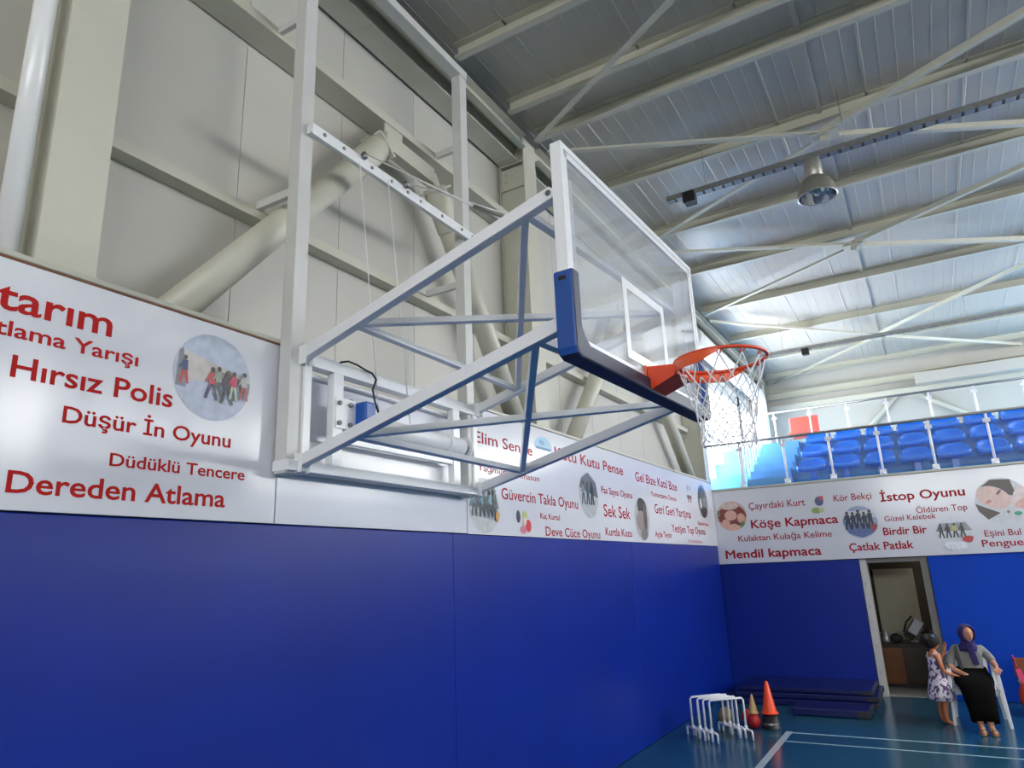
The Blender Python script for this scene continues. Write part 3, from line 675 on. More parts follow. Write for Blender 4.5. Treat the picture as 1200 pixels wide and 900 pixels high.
# ------------------------------------------------------------------ seats
def make_seat():
    t = thing('stand_seat', (0, 0, 0), '', 'seat', 'blue seats on the stand')
    mb = MB(); n = 10; P = []
    prof = [(-0.205, 0.27), (-0.225, 0.325), (-0.18, 0.35), (-0.05, 0.325), (0.10, 0.315), (0.155, 0.335), (0.18, 0.39), (0.2, 0.46), (0.215, 0.53), (0.215, 0.565), (0.24, 0.56), (0.25, 0.52)]
    for j, (yy, zz) in enumerate(prof):
        for k in range(n+1):
            u = -1+2*k/n; hw = 0.25 if j < 6 else 0.25-0.008*(j-5)
            bend = abs(u)**2.5
            dz = 0.045*bend if 1 <= j <= 5 else 0
            dy = -0.06*bend if j >= 5 else (0.03*bend if j < 2 else 0)
            top = -0.05*abs(u)**4 if 8 <= j <= 10 else 0
            P.append((u*hw, yy+dy, zz+dz+top))
    F = [(j*(n+1)+k, j*(n+1)+k+1, (j+1)*(n+1)+k+1, (j+1)*(n+1)+k) for j in range(len(prof)-1) for k in range(n)]
    mb.add(P, F, True)
    o = obj('shell', mb, 'seat', t, local=True)
    so = o.modifiers.new('solid', 'SOLIDIFY'); so.thickness = 0.012
    br = MB().box(-0.05, 0.05, 0.0, 0.1, 0.0, 0.30).box(-0.16, 0.16, -0.02, 0.08, 0.285, 0.318)
    obj('bracket', br, 'seat', t, local=True)
    return t
seat0 = make_seat(); first = True
rows = [(14.25, 3.45, 'front row'), (15.05, 3.83, 'middle row'), (15.85, 4.21, 'top row')]
for r_, (yy, zz, rn) in enumerate(rows):
    for k in range(8):
        o = seat0 if first else copy_tree(seat0); first = False
        o.location = (1.64+0.575*k, yy, zz); o['category'] = 'seat'
        o['label'] = 'blue plastic stand seat, %s in the %s counting from the steps' % (ORD[k], rn)

# ------------------------------------------------------------------ basketball hoop
hp = thing('basketball_hoop', (0.1, 4.0, 2.75), 'white wall-mounted folding basketball hoop with glass backboard, blue padding and orange ring', 'basketball hoop')
def hpart(name, mb, m, parent=hp, bevel=0.003): return obj(name, mb, m, parent, bevel)
YN, YF = 2.97, 4.97
# tall outer frame
for yy, in ((YN-0.02,), (YF-0.06,)): hpart('tall_post', MB().box(0.03, 0.13, yy-0.055, yy+0.055, 2.72, 6.86), 'postw')
hpart('top_rail', MB().box(0.03, 0.13, YN-0.075, YF-0.005, 6.86, 6.94).box(0.13, 0.142, YN-0.075, YF-0.005, 6.86, 6.945), 'postw')
for yy in (YN-0.02, YF-0.06):
    for zz, xe in ((4.66, -0.33), (6.09, -0.26)):
        hpart('standoff', MB().box(xe, 0.03, yy-0.02, yy+0.02, zz-0.03, zz+0.03), 'postw')
# lower frame
hpart('bottom_rail', MB().box(0.02, 0.16, YN-0.08, YF+0.02, 2.735, 2.80), 'hoopw')
hpart('upper_rail', MB().box(0.06, 0.15, YN, YF, 3.42, 3.50), 'hoopw')
hpart('upper_rail_lip', MB().box(0.014, 0.06, YN, YF, 3.38, 3.40), 'hoopw')
for yy, w in ((YN+0.06, 0.06), (3.30, 0.09), (4.66, 0.09), (YF-0.03, 0.06)):
    hpart('upright', MB().box(0.09, 0.15, yy-w/2, yy+w/2, 2.80, 3.42), 'hoopw')
hpart('mid_rail', MB().box(0.09, 0.14, 3.34, 4.62, 2.96, 3.0), 'hoopw')
hpart('lower_panel', MB().box(0.014, 0.03, 3.05, 4.95, 2.80, 2.96), 'hoopw')
# motor, drum and cable
mt = hpart('motor_plate', MB().box(0.15, 0.158, 3.27, 3.46, 3.05, 3.26), 'hoopw')
bt = MB()
for yy in (3.30, 3.40):
    for zz in (3.085, 3.22): bt.bolt((0.158, yy, zz), 0.016, 0.02, (1, 0, 0))
obj('bolt', bt, 'steel', mt)
w_ = hpart('winch_motor', MB().box(0.112, 0.25, 3.455, 3.56, 3.05, 3.25).box(0.12, 0.20, 3.56, 3.585, 3.09, 3.22), 'motor', bevel=0.012)
obj('end_plate', MB().box(0.085, 0.112, 3.445, 3.48, 3.03, 3.28), 'black', w_)
obj('shaft', MB().tube([(0.16, 3.585, 3.15), (0.16, 3.66, 3.15)], 0.02, 10), 'black', w_)
dr = hpart('winch_drum', MB().tube([(0.12, 3.66, 3.12), (0.12, 4.75, 3.12)], 0.075, 24), 'hoopw', bevel=0)
obj('drum_flange', MB().tube([(0.12, 4.52, 3.12), (0.12, 4.54, 3.12)], 0.095, 24), 'hoopw', dr); obj('drum_flange', MB().tube([(0.12, 4.80, 3.12), (0.12, 4.82, 3.12)], 0.09, 24), 'hoopw', dr)
obj('drum_end', MB().tube([(0.12, 4.75, 3.12), (0.12, 4.80, 3.12)], 0.055, 20), 'steel', dr)
hpart('power_cord', MB().tube([(0.155, 3.30, 3.50), (0.17, 3.36, 3.52), (0.17, 3.45, 3.515), (0.165, 3.54, 3.50), (0.17, 3.60, 3.49), (0.2, 3.61, 3.44), (0.2, 3.575, 3.36), (0.2, 3.60, 3.28), (0.2, 3.64, 3.20)], 0.007, 8), 'black', bevel=0)
# pulley bar
pb = hpart('pulley_bar', MB().box(0.13, 0.18, YN-0.02, YF+0.02, 5.075, 5.14).box(0.18, 0.185, YN-0.02, YF+0.02, 5.06, 5.145), 'hoopw')
pl = MB(); 
for yy in (3.06, 3.25, 3.55, 3.78, 3.98, 4.15, 4.45, 4.75, 4.92): pl.bolt((0.185, yy, 5.105), 0.014, 0.012, (1, 0, 0))
obj('bolt', pl, 'steel', pb)
for yy in (3.45, 3.94):
    obj('pulley', MB().lathe([(0.0, -0.012), (0.03, -0.012), (0.022, 0), (0.03, 0.012), (0.0, 0.012)], (0.2, yy, 5.15), 16, (0, 1, 0)), 'steel', pb)
# arms
A = dict(un=((0.12, 3.00, 3.47), (2.02, 2.835, 3.91)), uf=((0.12, 4.98, 3.47), (2.06, 4.82, 3.92)), ln=((0.12, 3.00, 2.785), (2.04, 2.85, 3.225)), lf=((0.12, 4.99, 2.785), (2.08, 4.82, 3.235)))
def on_arm(k, t): a, b = A[k]; return Vector(a).lerp(Vector(b), t)
for k, lab in (('un', 'upper'), ('uf', 'upper'), ('ln', 'lower'), ('lf', 'lower')):
    a, b = Vector(A[k][0]), Vector(A[k][1]); d = (b-a).normalized()
    arm = hpart(lab+'_arm', MB().bar(a-d*0.02, b+d*0.02, 0.06, 0.07), 'hoopw', bevel=0.004)
    e = MB(); sd = -1 if k[1] == 'n' else 1
    for p in (a, b): e.lathe([(0, 0), (0.015, 0), (0.015, 0.006), (0.009, 0.006), (0.009, 0.012), (0.0, 0.012)], p+Vector((0, sd*0.03, 0)), 14, (0, sd, 0))
    obj('hinge_bolt', e, 'steel', arm)
    hpart('arm_bracket', MB().box(0.10, 0.19, a.y+sd*0.03, a.y+sd*0.038, a.z-0.06, a.z+0.06).box(0.10, 0.19, a.y-sd*0.038, a.y-sd*0.03, a.z-0.06, a.z+0.06), 'hoopw')
for n_, f_ in (('un', 'uf'), ('ln', 'lf')):
    ti, to = 0.25, 0.915
    for a, b in ((on_arm(n_, ti), on_arm(f_, 0.24)), (on_arm(n_, ti), on_arm(f_, 0.97)), (on_arm(n_, to), on_arm(f_, 0.24)), (on_arm(n_, to), on_arm(f_, 0.97))):
        hpart('cross_brace', MB().bar(a, b, 0.042, 0.042, (-0.22, 0, 1)), 'hoopw')
# lifting cables
cb = MB()
cb.tube([(0.2, 3.45, 5.17), (1.72, 2.88, 3.88)], 0.006, 6); cb.tube([(0.2, 3.94, 5.17), (1.84, 3.05, 3.90)], 0.005, 6)
cb.tube([(0.2, 3.40, 5.08), (0.15, 3.70, 3.20)], 0.004, 6).tube([(0.2, 3.72, 5.08), (0.15, 4.05, 3.20)], 0.004, 6)
hpart('lifting_cable', cb, 'white', bevel=0)
tb = Vector((0.2, 3.45, 5.17)).lerp(Vector((1.72, 2.88, 3.88)), 0.84); te = Vector((0.2, 3.45, 5.17)).lerp(Vector((1.72, 2.88, 3.88)), 0.99)
hpart('turnbuckle', MB().tube([tb, te], 0.014, 8), 'steel', bevel=0)
# backboard
O = Vector((2.115, 2.655, 2.985)); an = 0.045
eu = Vector((math.cos(an), -math.sin(an), 0)); ev = Vector((math.sin(an), math.cos(an), 0)); ez = Vector((0, 0, 1))
def B(u, v, z): return O + eu*u + ev*v + ez*z
def bbox_(mb, u0, u1, v0, v1, z0, z1):
    return mb.hexa([B(u0, v0, z0), B(u1, v0, z0), B(u1, v1, z0), B(u0, v1, z0), B(u0, v0, z1), B(u1, v0, z1), B(u1, v1, z1), B(u0, v1, z1)])
W, H0, H1 = 1.83, 0.035, 1.085
fr = MB()
bbox_(fr, 0, 0.045, 0, 0.035, H0, H1); bbox_(fr, 0, 0.045, W-0.035, W, H0, H1); bbox_(fr, 0, 0.045, 0.035, W-0.035, H1-0.035, H1); bbox_(fr, 0, 0.045, 0.035, W-0.035, H0, H0+0.035)
bf = hpart('backboard_frame', fr, 'hoopw')
f2 = MB(); bbox_(f2, 0.045, 0.058, 0, 0.03, H0, H1); bbox_(f2, 0.045, 0.058, W-0.03, W, H0, H1); bbox_(f2, 0.045, 0.058, 0.03, W-0.03, H1-0.03, H1)
obj('front_bead', f2, 'hoopw', bf)
obj('glass_pane', bbox_(MB(), 0.042, 0.052, 0.03, W-0.03, H0+0.02, H1-0.02), 'board', bf)
mk = MB(); u0, u1 = 0.0525, 0.0535; e0 = 0.03; lw = 0.05
bbox_(mk, u0, u1, e0, e0+lw*0.7, 0.07, H1-0.03); bbox_(mk, u0, u1, W-e0-lw*0.7, W-e0, 0.07, H1-0.03); bbox_(mk, u0, u1, e0, W-e0, H1-0.03-lw*0.7, H1-0.03); bbox_(mk, u0, u1, e0, W-e0, 0.07, 0.115)
c0 = W/2; zb = 0.15
bbox_(mk, u0, u1, c0-0.295, c0-0.245, zb, zb+0.45); bbox_(mk, u0, u1, c0+0.245, c0+0.295, zb, zb+0.45); bbox_(mk, u0, u1, c0-0.245, c0+0.245, zb+0.40, zb+0.45); bbox_(mk, u0, u1, c0-0.245, c0+0.245, zb, zb+0.05)
obj('painted_marking', mk, 'hoopw', bf)
# rear subframe of the board
sf = MB()
for vv in (0.19, W-0.19+0.28): pass
bbox_(sf, -0.05, 0.0, 0.16, 0.21, 0.2, 0.98); bbox_(sf, -0.05, 0.0, W-0.10, W-0.05, 0.2, 0.98)
obj('rear_rail', sf, 'hoopw', bf)
hb = MB()
for k in A:
    b = Vector(A[k][1]); hb.bar(b, b+eu*0.09, 0.05, 0.05)
obj('hinge_block', hb, 'hoopw', bf)
# padding: U profile extruded in depth
po = -0.014
outer = [(po, 0.415), (po, 0.045), (po+0.012, 0.015), (po+0.045, 0.0), (W-po-0.045, 0.0), (W-po-0.012, 0.015), (W-po, 0.045), (W-po, 0.415)]
inner = [(W-0.055, 0.415), (W-0.055, 0.16), (W-0.08, 0.115), (W-0.13, 0.078), (0.13, 0.078), (0.08, 0.115), (0.055, 0.16), (0.055, 0.415)]
pts = outer+inner; n = len(pts); ua, ub = -0.016, 0.085
pv = [B(ua, v, z) for v, z in pts]+[B(ub, v, z) for v, z in pts]
quads = [(i, i+1, n-2-i, n-1-i) for i in range(n//2-1)]
pm = MB()
pm.add(pv, [tuple(reversed(q)) for q in quads])
pm.add(pv, [((i+1) % n, i, n+i, n+(i+1) % n) for i in range(n) if not 2 <= i <= 4])
pm.add(pv, [(i+1, i, n+i, n+i+1) for i in range(2, 5)], mi=1)  # underside takes the painted-shade tone, as does the front below
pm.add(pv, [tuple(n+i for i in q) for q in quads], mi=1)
pdd = hpart('edge_padding', pm, ['pad', 'padshade'], bevel=0.012)
sl = MB(); bbox_(sl, 0.012, 0.05, po-0.002, po+0.004, 0.365, 0.385); obj('fixing_slot', sl, 'black', pdd)
# ring
RC = Vector(tuple(B(0.058+0.375, c0, 0.125))); RR = 0.232
def ringp(a, r, dz=0.0): return RC + eu*(math.cos(a)*r) + ev*(math.sin(a)*r) + ez*dz
rg = hpart('ring', MB().tube([ringp(2*PI*k/64, RR) for k in range(64)], 0.0095, 10, True), 'ringred', bevel=0)
# curved flange band under the ring on the board side
bd = MB(); n = 44; a0, a1 = math.radians(75), math.radians(285); vs = []
for k in range(n+1):
    a = a0+(a1-a0)*k/n; edge = min(k, n-k)/n; hgt = 0.058*min(1, edge*6+0.25)
    vs += [ringp(a, RR+0.008, -0.004), ringp(a, RR+0.008, -hgt), ringp(a, RR+0.002, -hgt), ringp(a, RR+0.002, -0.004)]
fs = []
for k in range(n):
    for j in range(4): fs.append((k*4+j, k*4+(j+1) % 4, k*4+4+(j+1) % 4, k*4+4+j))
bd.add(vs, fs, False)
obj('flange_band', bd, 'orange', rg)
# bracket: tapering box from the plate to the ring
hw = 0.10
pm = MB(); bbox_(pm, 0.055, 0.066, c0-hw, c0+hw, 0.079, 0.15)
plt = hpart('mounting_plate', pm, 'orange')
br = MB()
for s in (-1, 1):
    br.hexa([B(0.0865, c0+s*hw, 0.012), B(0.0865, c0+s*(hw-0.006), 0.012), B(0.235, c0+s*0.105, 0.07), B(0.235, c0+s*0.111, 0.07),
             B(0.066, c0+s*hw, 0.14), B(0.066, c0+s*(hw-0.006), 0.14), B(0.235, c0+s*0.105, 0.12), B(0.235, c0+s*0.111, 0.12)])
br.hexa([B(0.066, c0-hw, 0.134), B(0.23, c0-0.11, 0.114), B(0.23, c0+0.11, 0.114), B(0.066, c0+hw, 0.134), B(0.066, c0-hw, 0.14), B(0.23, c0-0.11, 0.12), B(0.23, c0+0.11, 0.12), B(0.066, c0+hw, 0.14)])
br.hexa([B(0.0865, c0-hw, 0.012), B(0.235, c0-0.108, 0.07), B(0.235, c0+0.108, 0.07), B(0.0865, c0+hw, 0.012), B(0.0865, c0-hw, 0.018), B(0.235, c0-0.108, 0.076), B(0.235, c0+0.108, 0.076), B(0.0865, c0+hw, 0.018)])
obj('bracket', br, 'ringred', plt)
hk = MB()
for k in range(12):
    a = 2*PI*(k+0.5)/12
    hk.tube([ringp(a-0.05, RR-0.004, -0.008), ringp(a-0.03, RR-0.016, -0.022), ringp(a, RR-0.02, -0.026), ringp(a+0.03, RR-0.016, -0.022), ringp(a+0.05, RR-0.004, -0.008)], 0.0035, 6)
obj('net_hook', hk, 'ringred', rg)
# net: strings cross in diamonds, slack towards the bottom
nt = MB(); NL = 7
def netp(j, q):
    f = j/NL; rad = [0.218, 0.19, 0.168, 0.152, 0.142, 0.136, 0.132, 0.138][j]
    dz = -0.024-[0, 0.10, 0.17, 0.23, 0.285, 0.335, 0.38, 0.42][j]
    a = 2*PI*(q+0.5)/12 + (PI/12 if j % 2 else 0)
    rnd = random.Random(j*31+int(q) % 12*7)
    return ringp(a+rnd.uniform(-.06, .06)*f, rad+rnd.uniform(-.015, .015)*f, dz+rnd.uniform(-.015, .015)*f)
for j in range(NL):
    for q in range(12):
        a = netp(j, q)
        for b in ((netp(j+1, q), netp(j+1, (q-1) % 12)) if j % 2 == 0 else (netp(j+1, q), netp(j+1, (q+1) % 12))):
            m_ = (a+b)/2 - ez*0.004
            nt.tube([a, m_, b], 0.0034 if j else 0.0042, 5, caps=False)
hpart('net', nt, 'net', bevel=0)

# ------------------------------------------------------------------ things on the floor
# mats along the end wall
for k, (z0, z1, xa, xb, ya, yb) in enumerate([(0.0, 0.09, 0.30, 2.30, 11.95, 13.06), (0.092, 0.175, 0.28, 2.33, 11.98, 13.07), (0.177, 0.25, 0.33, 2.26, 12.0, 13.05)]):
    lab = ['dark blue gym mat at the bottom of the stack by the end wall', 'dark blue gym mat in the middle of the stack by the end wall', 'dark blue gym mat on top of the stack by the end wall'][k]
    t = thing('gym_mat', ((xa+xb)/2, (ya+yb)/2, z0), lab, 'mat', 'gym mats stacked by the end wall')
    obj('cover', MB().box(xa, xb, ya, yb, z0, z1), 'matnavy', t, 0.018)
    obj('end_band', MB().box(xb-0.16, xb+0.002, ya-0.002, yb+0.002, z0+0.01, z1-0.012), 'darkcloth', t)
t = thing('gym_mat', (1.85, 11.6, 0), 'low blue mat lying in front of the mat stack', 'mat')
obj('cover', MB().box(1.25, 2.25, 11.25, 11.85, 0, 0.10), 'matnavy', t, 0.02)
obj('end_band', MB().box(2.1, 2.256, 11.246, 11.854, 0.006, 0.094), 'darkcloth', t)
# hurdles
def make_hurdle():
    t = thing('mini_hurdle', (0, 0, 0), '', 'hurdle', 'nested white hurdles')
    r = 0.0135; w = 0.23; h = 0.46
    obj('frame', MB().tube([(-w, 0, 0.1), (-w, 0, h-0.02), (-w+0.02, 0, h), (w-0.02, 0, h), (w, 0, h-0.02), (w, 0, 0.1)], r, 8), 'white', t, local=True)
    for s in (-1, 1):
        obj('foot', MB().tube([(s*w, -0.15, 0.0), (s*w, -0.15, 0.085), (s*w, -0.135, 0.1), (s*w, 0.135, 0.1), (s*w, 0.15, 0.085), (s*w, 0.15, 0.0)], r, 8), 'white', t, local=True)
        obj('foot_joint', MB().tube([(s*w, -0.03, 0.1), (s*w, 0.03, 0.1)], r*1.35, 8).tube([(s*w, 0, 0.1), (s*w, 0, 0.14)], r*1.35, 8), 'white', t, local=True)
    return t
h0 = make_hurdle()
HL = ['white tube hurdle at the wall end of the nested hurdles', 'second white tube hurdle from the wall in the nested hurdles', 'third white tube hurdle from the wall in the nested hurdles',
      'fourth white tube hurdle from the wall in the nested hurdles', 'white tube hurdle at the cone end of the nested hurdles']
for i in range(5):
    o = h0 if i == 0 else copy_tree(h0)
    o.location = ([0.50, 0.585, 0.63, 0.70, 0.80][i], [9.70, 9.69, 9.61, 9.585, 9.53][i], 0); o.rotation_euler = (0, 0, math.radians([46, 52, 38, 45, 41][i])); o['label'] = HL[i]
# cones and balls
def cone(x, y, z, h, r, m, base_m, name, lab, group=None):
    t = thing(name, (x, y, z), lab, 'cone', group)
    obj('body', MB().lathe([(r*1.0, 0.0), (r*0.95, 0.02), (r*0.22, h-0.01), (r*0.12, h), (0, h)], (x, y, z), 24), m, t)
    obj('flange', MB().lathe([(0, -0.0), (r*1.15, 0.0), (r*1.15, 0.018), (r*0.9, 0.02)], (x, y, z), 24), base_m, t)
x, y = 1.15, 10.30
t = thing('bucket', (x, y, 0), 'black upturned bucket under the orange cone', 'bucket')
obj('body', MB().lathe([(0, 0.0), (0.12, 0.0), (0.12, 0.015), (0.112, 0.02), (0.095, 0.18), (0, 0.18)], (x, y, 0), 24), 'black', t)
obj('band', MB().lathe([(0.108, 0.05), (0.11, 0.06), (0.107, 0.075)], (x, y, 0), 24), 'steel', t)
cone(x, y, 0.181, 0.40, 0.095, 'cone', 'cone', 'traffic_cone', 'bright orange cone standing on a black bucket')
t = thing('rubber_ball', (0.95, 10.25, 0), 'red rubber ball under the tan cone', 'ball')
obj('shell', MB().ball((0.95, 10.25, 0.092), 0.092, 24), 'ballred', t); obj('valve', MB().ball((0.95+0.06, 10.25-0.066, 0.115), 0.008, 8), 'black', t)
cone(0.95, 10.25, 0.18, 0.235, 0.06, 'gold', 'gold', 'traffic_cone', 'small tan cone balanced on a red ball')
t = thing('rubber_ball', (0.80, 10.52, 0), 'red rubber ball half hidden behind the hurdles', 'ball')
obj('shell', MB().ball((0.80, 10.52, 0.09), 0.09, 24), 'ballred', t); obj('valve', MB().ball((0.8, 10.432, 0.1), 0.008, 8), 'black', t)
t = thing('rubber_ball', (0.55, 10.35, 0), 'tan ball seen through the nested hurdles', 'ball')
obj('shell', MB().ball((0.55, 10.35, 0.11), 0.11, 24), 'balltan', t); obj('valve', MB().ball((0.55, 10.242, 0.12), 0.008, 8), 'black', t)

# storeroom contents
t = thing('added_fill_lamp', (3.75, 14.5, 2.5), 'added unseen fill lamp on the storeroom ceiling right of the doorway', 'lamp')
obj('socket', MB().lathe([(0, 0), (0.03, 0), (0.03, -0.06), (0, -0.06)], (3.75, 14.5, 2.5), 12), 'black', t)
bl_ = bpy.data.lights.new('added_fill_light', 'POINT'); bl_.energy = 8; bl_.color = (1.0, 0.93, 0.82); bl_.shadow_soft_size = 0.04  # fill light added out of view to brighten the storeroom
bo_ = bpy.data.objects.new('added_fill_light', bl_); COL.objects.link(bo_); bo_.parent = t; bo_.location = (0, 0, -0.15)
t = thing('cabinet', (2.75, 14.4, 0), 'brown wooden cabinet inside the doorway', 'cabinet')
obj('body', MB().box(2.28, 3.6, 14.1, 14.8, 0.06, 0.66), 'dkbrown', t, 0.006)
obj('side_panel', MB().box(2.28, 2.62, 14.08, 14.1, 0.06, 0.62), 'brown', t, 0.003)
obj('door', MB().box(2.64, 3.1, 14.082, 14.1, 0.08, 0.62), 'dkbrown', t, 0.003); obj('door', MB().box(3.12, 3.58, 14.082, 14.1, 0.08, 0.62), 'dkbrown', t, 0.003)
obj('top', MB().box(2.26, 3.62, 14.06, 14.82, 0.66, 0.69), 'dkbrown', t, 0.004); obj('plinth', MB().box(2.32, 3.56, 14.14, 14.78, 0.0, 0.06), 'black', t)
t = thing('vacuum_cleaner', (2.86, 14.35, 0.69), 'grey boxy machine tilted on top of the brown cabinet', 'machine')
mb = MB().bar((2.73, 14.39, 0.765), (2.92, 14.39, 1.03), 0.18, 0.15); obj('body', mb, 'darkcloth', t, 0.02)
mb = MB().bar((2.80, 14.27, 0.84), (2.95, 14.27, 1.05), 0.10, 0.16); obj('front_panel', mb, 'silver', t, 0.012)
obj('handle', MB().tube([(2.68, 14.3, 0.86), (2.74, 14.28, 1.02), (2.84, 14.3, 1.12)], 0.014, 8), 'black', t)
t = thing('kettle', (2.40, 14.3, 0.69), 'silver metal jug at the left end of the brown cabinet', 'jug')
obj('body', MB().lathe([(0, 0), (0.07, 0), (0.08, 0.04), (0.06, 0.13), (0.04, 0.17), (0.045, 0.19), (0, 0.19)], (2.40, 14.3, 0.69), 20), 'silver', t)
obj('handle', MB().tube([(2.345, 14.28, 0.86), (2.31, 14.27, 0.84), (2.31, 14.27, 0.77), (2.335, 14.28, 0.74)], 0.01, 8), 'steel', t)
obj('spout', MB().tube([(2.47, 14.3, 0.76), (2.51, 14.3, 0.84)], [0.018, 0.01], 8), 'silver', t)
t = thing('duffel_bag', (2.62, 14.25, 0.69), 'dark nylon bag lying in the middle of the brown cabinet top', 'bag')
obj('body', MB().ball((2.56, 14.20, 0.772), 0.1, 16, (1.0, 0.8, 0.8)), 'darkcloth', t); obj('strap', MB().tube([(2.54, 14.2, 0.8), (2.6, 14.16, 0.88), (2.68, 14.2, 0.82)], 0.008, 6), 'greycloth', t)
t = thing('duffel_bag', (3.05, 14.22, 0.69), 'black bag at the right end of the cabinet top', 'bag')
obj('body', MB().ball((3.05, 14.22, 0.803), 0.13, 16, (1.0, 0.7, 0.85)), 'black', t); obj('strap', MB().tube([(2.96, 14.16, 0.84), (3.04, 14.14, 0.93), (3.12, 14.16, 0.85)], 0.008, 6), 'darkcloth', t)
t = thing('folded_cloth', (2.83, 14.15, 0.69), 'crumpled pale cloth on the cabinet edge', 'cloth')
obj('fold', MB().ball((2.83, 14.16, 0.72), 0.06, 12, (1.3, 0.8, 0.5)), 'greycloth', t)
tag(obj('leaning_board', MB().bar((2.63, 14.98, 0.0), (2.63, 15.06, 1.9), 0.66, 0.03, (0, 1, 0)), 'boardm', None, 0.008), 'tall pale board leaning on the storeroom wall behind the cabinet', 'board')

# ------------------------------------------------------------------ plastic chair
def plastic_chair(loc, rz, label):
    t = thing('plastic_chair', loc, label, 'chair', None, rz)
    def P(name, mb, bev=0.006): return obj(name, mb, 'white', t, bev, local=True)
    P('seat', MB().box(-0.23, 0.23, -0.22, 0.22, 0.40, 0.425).box(-0.23, 0.23, -0.235, -0.215, 0.36, 0.42))
    bk = MB()
    for i in range(5): bk.bar((-0.16+0.08*i, 0.20, 0.42), (-0.17+0.085*i, 0.30, 0.78), 0.05, 0.012, (0, 1, 0.2))
    bk.bar((-0.24, 0.305, 0.80), (0.24, 0.305, 0.80), 0.02, 0.07)
    P('backrest', bk)
    for s in (-1, 1):
        P('armrest', MB().bar((s*0.262, -0.235, 0.625), (s*0.255, 0.27, 0.66), 0.055, 0.022))
        P('leg', MB().hexa([(s*0.30-0.018, -0.30, 0), (s*0.30+0.018, -0.30, 0), (s*0.30+0.018, -0.255, 0), (s*0.30-0.018, -0.255, 0), (s*0.262-0.024, -0.25, 0.63), (s*0.262+0.024, -0.25, 0.63), (s*0.262+0.024, -0.19, 0.63), (s*0.262-0.024, -0.19, 0.63)]).bar((s*0.262, -0.21, 0.42), (s*0.2, -0.18, 0.41), 0.05, 0.04))
        P('leg', MB().bar((s*0.28, 0.34, 0.0), (s*0.24, 0.22, 0.42), 0.045, 0.03).bar((s*0.24, 0.22, 0.42), (s*0.235, 0.30, 0.82), 0.04, 0.03))
    return t
CX, CY = 3.53, 11.47
plastic_chair((CX, CY, 0), 0.0, 'white plastic armchair the woman sits on')

# ------------------------------------------------------------------ people
def skin(name, verts, edges, radii, m, parent, sub=2, root=0):
    me = bpy.data.meshes.new(name); me.from_pydata([tuple(v) for v in verts], edges, [])
    o = bpy.data.objects.new(name, me); COL.objects.link(o)
    sk = o.modifiers.new('skin', 'SKIN'); sk.use_smooth_shade = True
    for i, d in enumerate(me.skin_vertices[0].data):
        r = radii[i]; d.radius = r if isinstance(r, tuple) else (r, r); d.use_root = (i == root)
    sb = o.modifiers.new('sub', 'SUBSURF'); sb.levels = sub; sb.render_levels = sub
    dg = bpy.context.evaluated_depsgraph_get(); m2 = bpy.data.meshes.new_from_object(o.evaluated_get(dg))
    bpy.data.objects.remove(o); m2.name = name
    for p in m2.polygons: p.use_smooth = True
    m2.materials.clear(); m2.materials.append(M[m])
    o = bpy.data.objects.new(name, m2); COL.objects.link(o); o.parent = parent
    return o
class Sk:
    def __init__(s): s.v, s.e, s.r = [], [], []
    def pt(s, p, r, link=None):
        s.v.append(Vector(p)); s.r.append(r); i = len(s.v)-1
        if link is not None: s.e.append((link, i))
        return i
    def chain(s, start, pts):
        i = start
        for p, r in pts: i = s.pt(p, r, i)
        return i
    def hand(s, wrist, d, nrm, size=1.0, curl=0.5, thumb=1):
        """palm then five separate fingers; d = pointing direction, nrm = back of the hand"""
        w = s.v[wrist]; d = Vector(d).normalized(); nrm = Vector(nrm); nrm = (nrm-d*nrm.dot(d)).normalized(); sd = d.cross(nrm)
        palm = s.pt(w+d*0.045*size, (0.030*size, 0.016*size), wrist)
        for k in range(4):
            off = (k-1.5)*0.019*size; ln = [0.85, 1.0, 0.95, 0.75][k]*0.075*size
            a = w+d*0.085*size+sd*off*thumb
            i = s.pt(a, 0.0095*size, palm)
            q = a
            for j in range(3):
                ang = curl*(j+0.6)*0.55
                q = q+(d*math.cos(ang)-nrm*math.sin(ang))*ln/3
                i = s.pt(q, (0.0088-0.0012*j)*size, i)
        a = w+d*0.03*size-sd*0.032*size*thumb
        i = s.pt(a, 0.011*size, palm); i = s.pt(a+(d*0.7-sd*0.5*thumb-nrm*0.2)*0.035*size, 0.0095*size, i)
        s.pt(a+(d*1.5-sd*0.6*thumb-nrm*0.5)*0.035*size, 0.008*size, i)
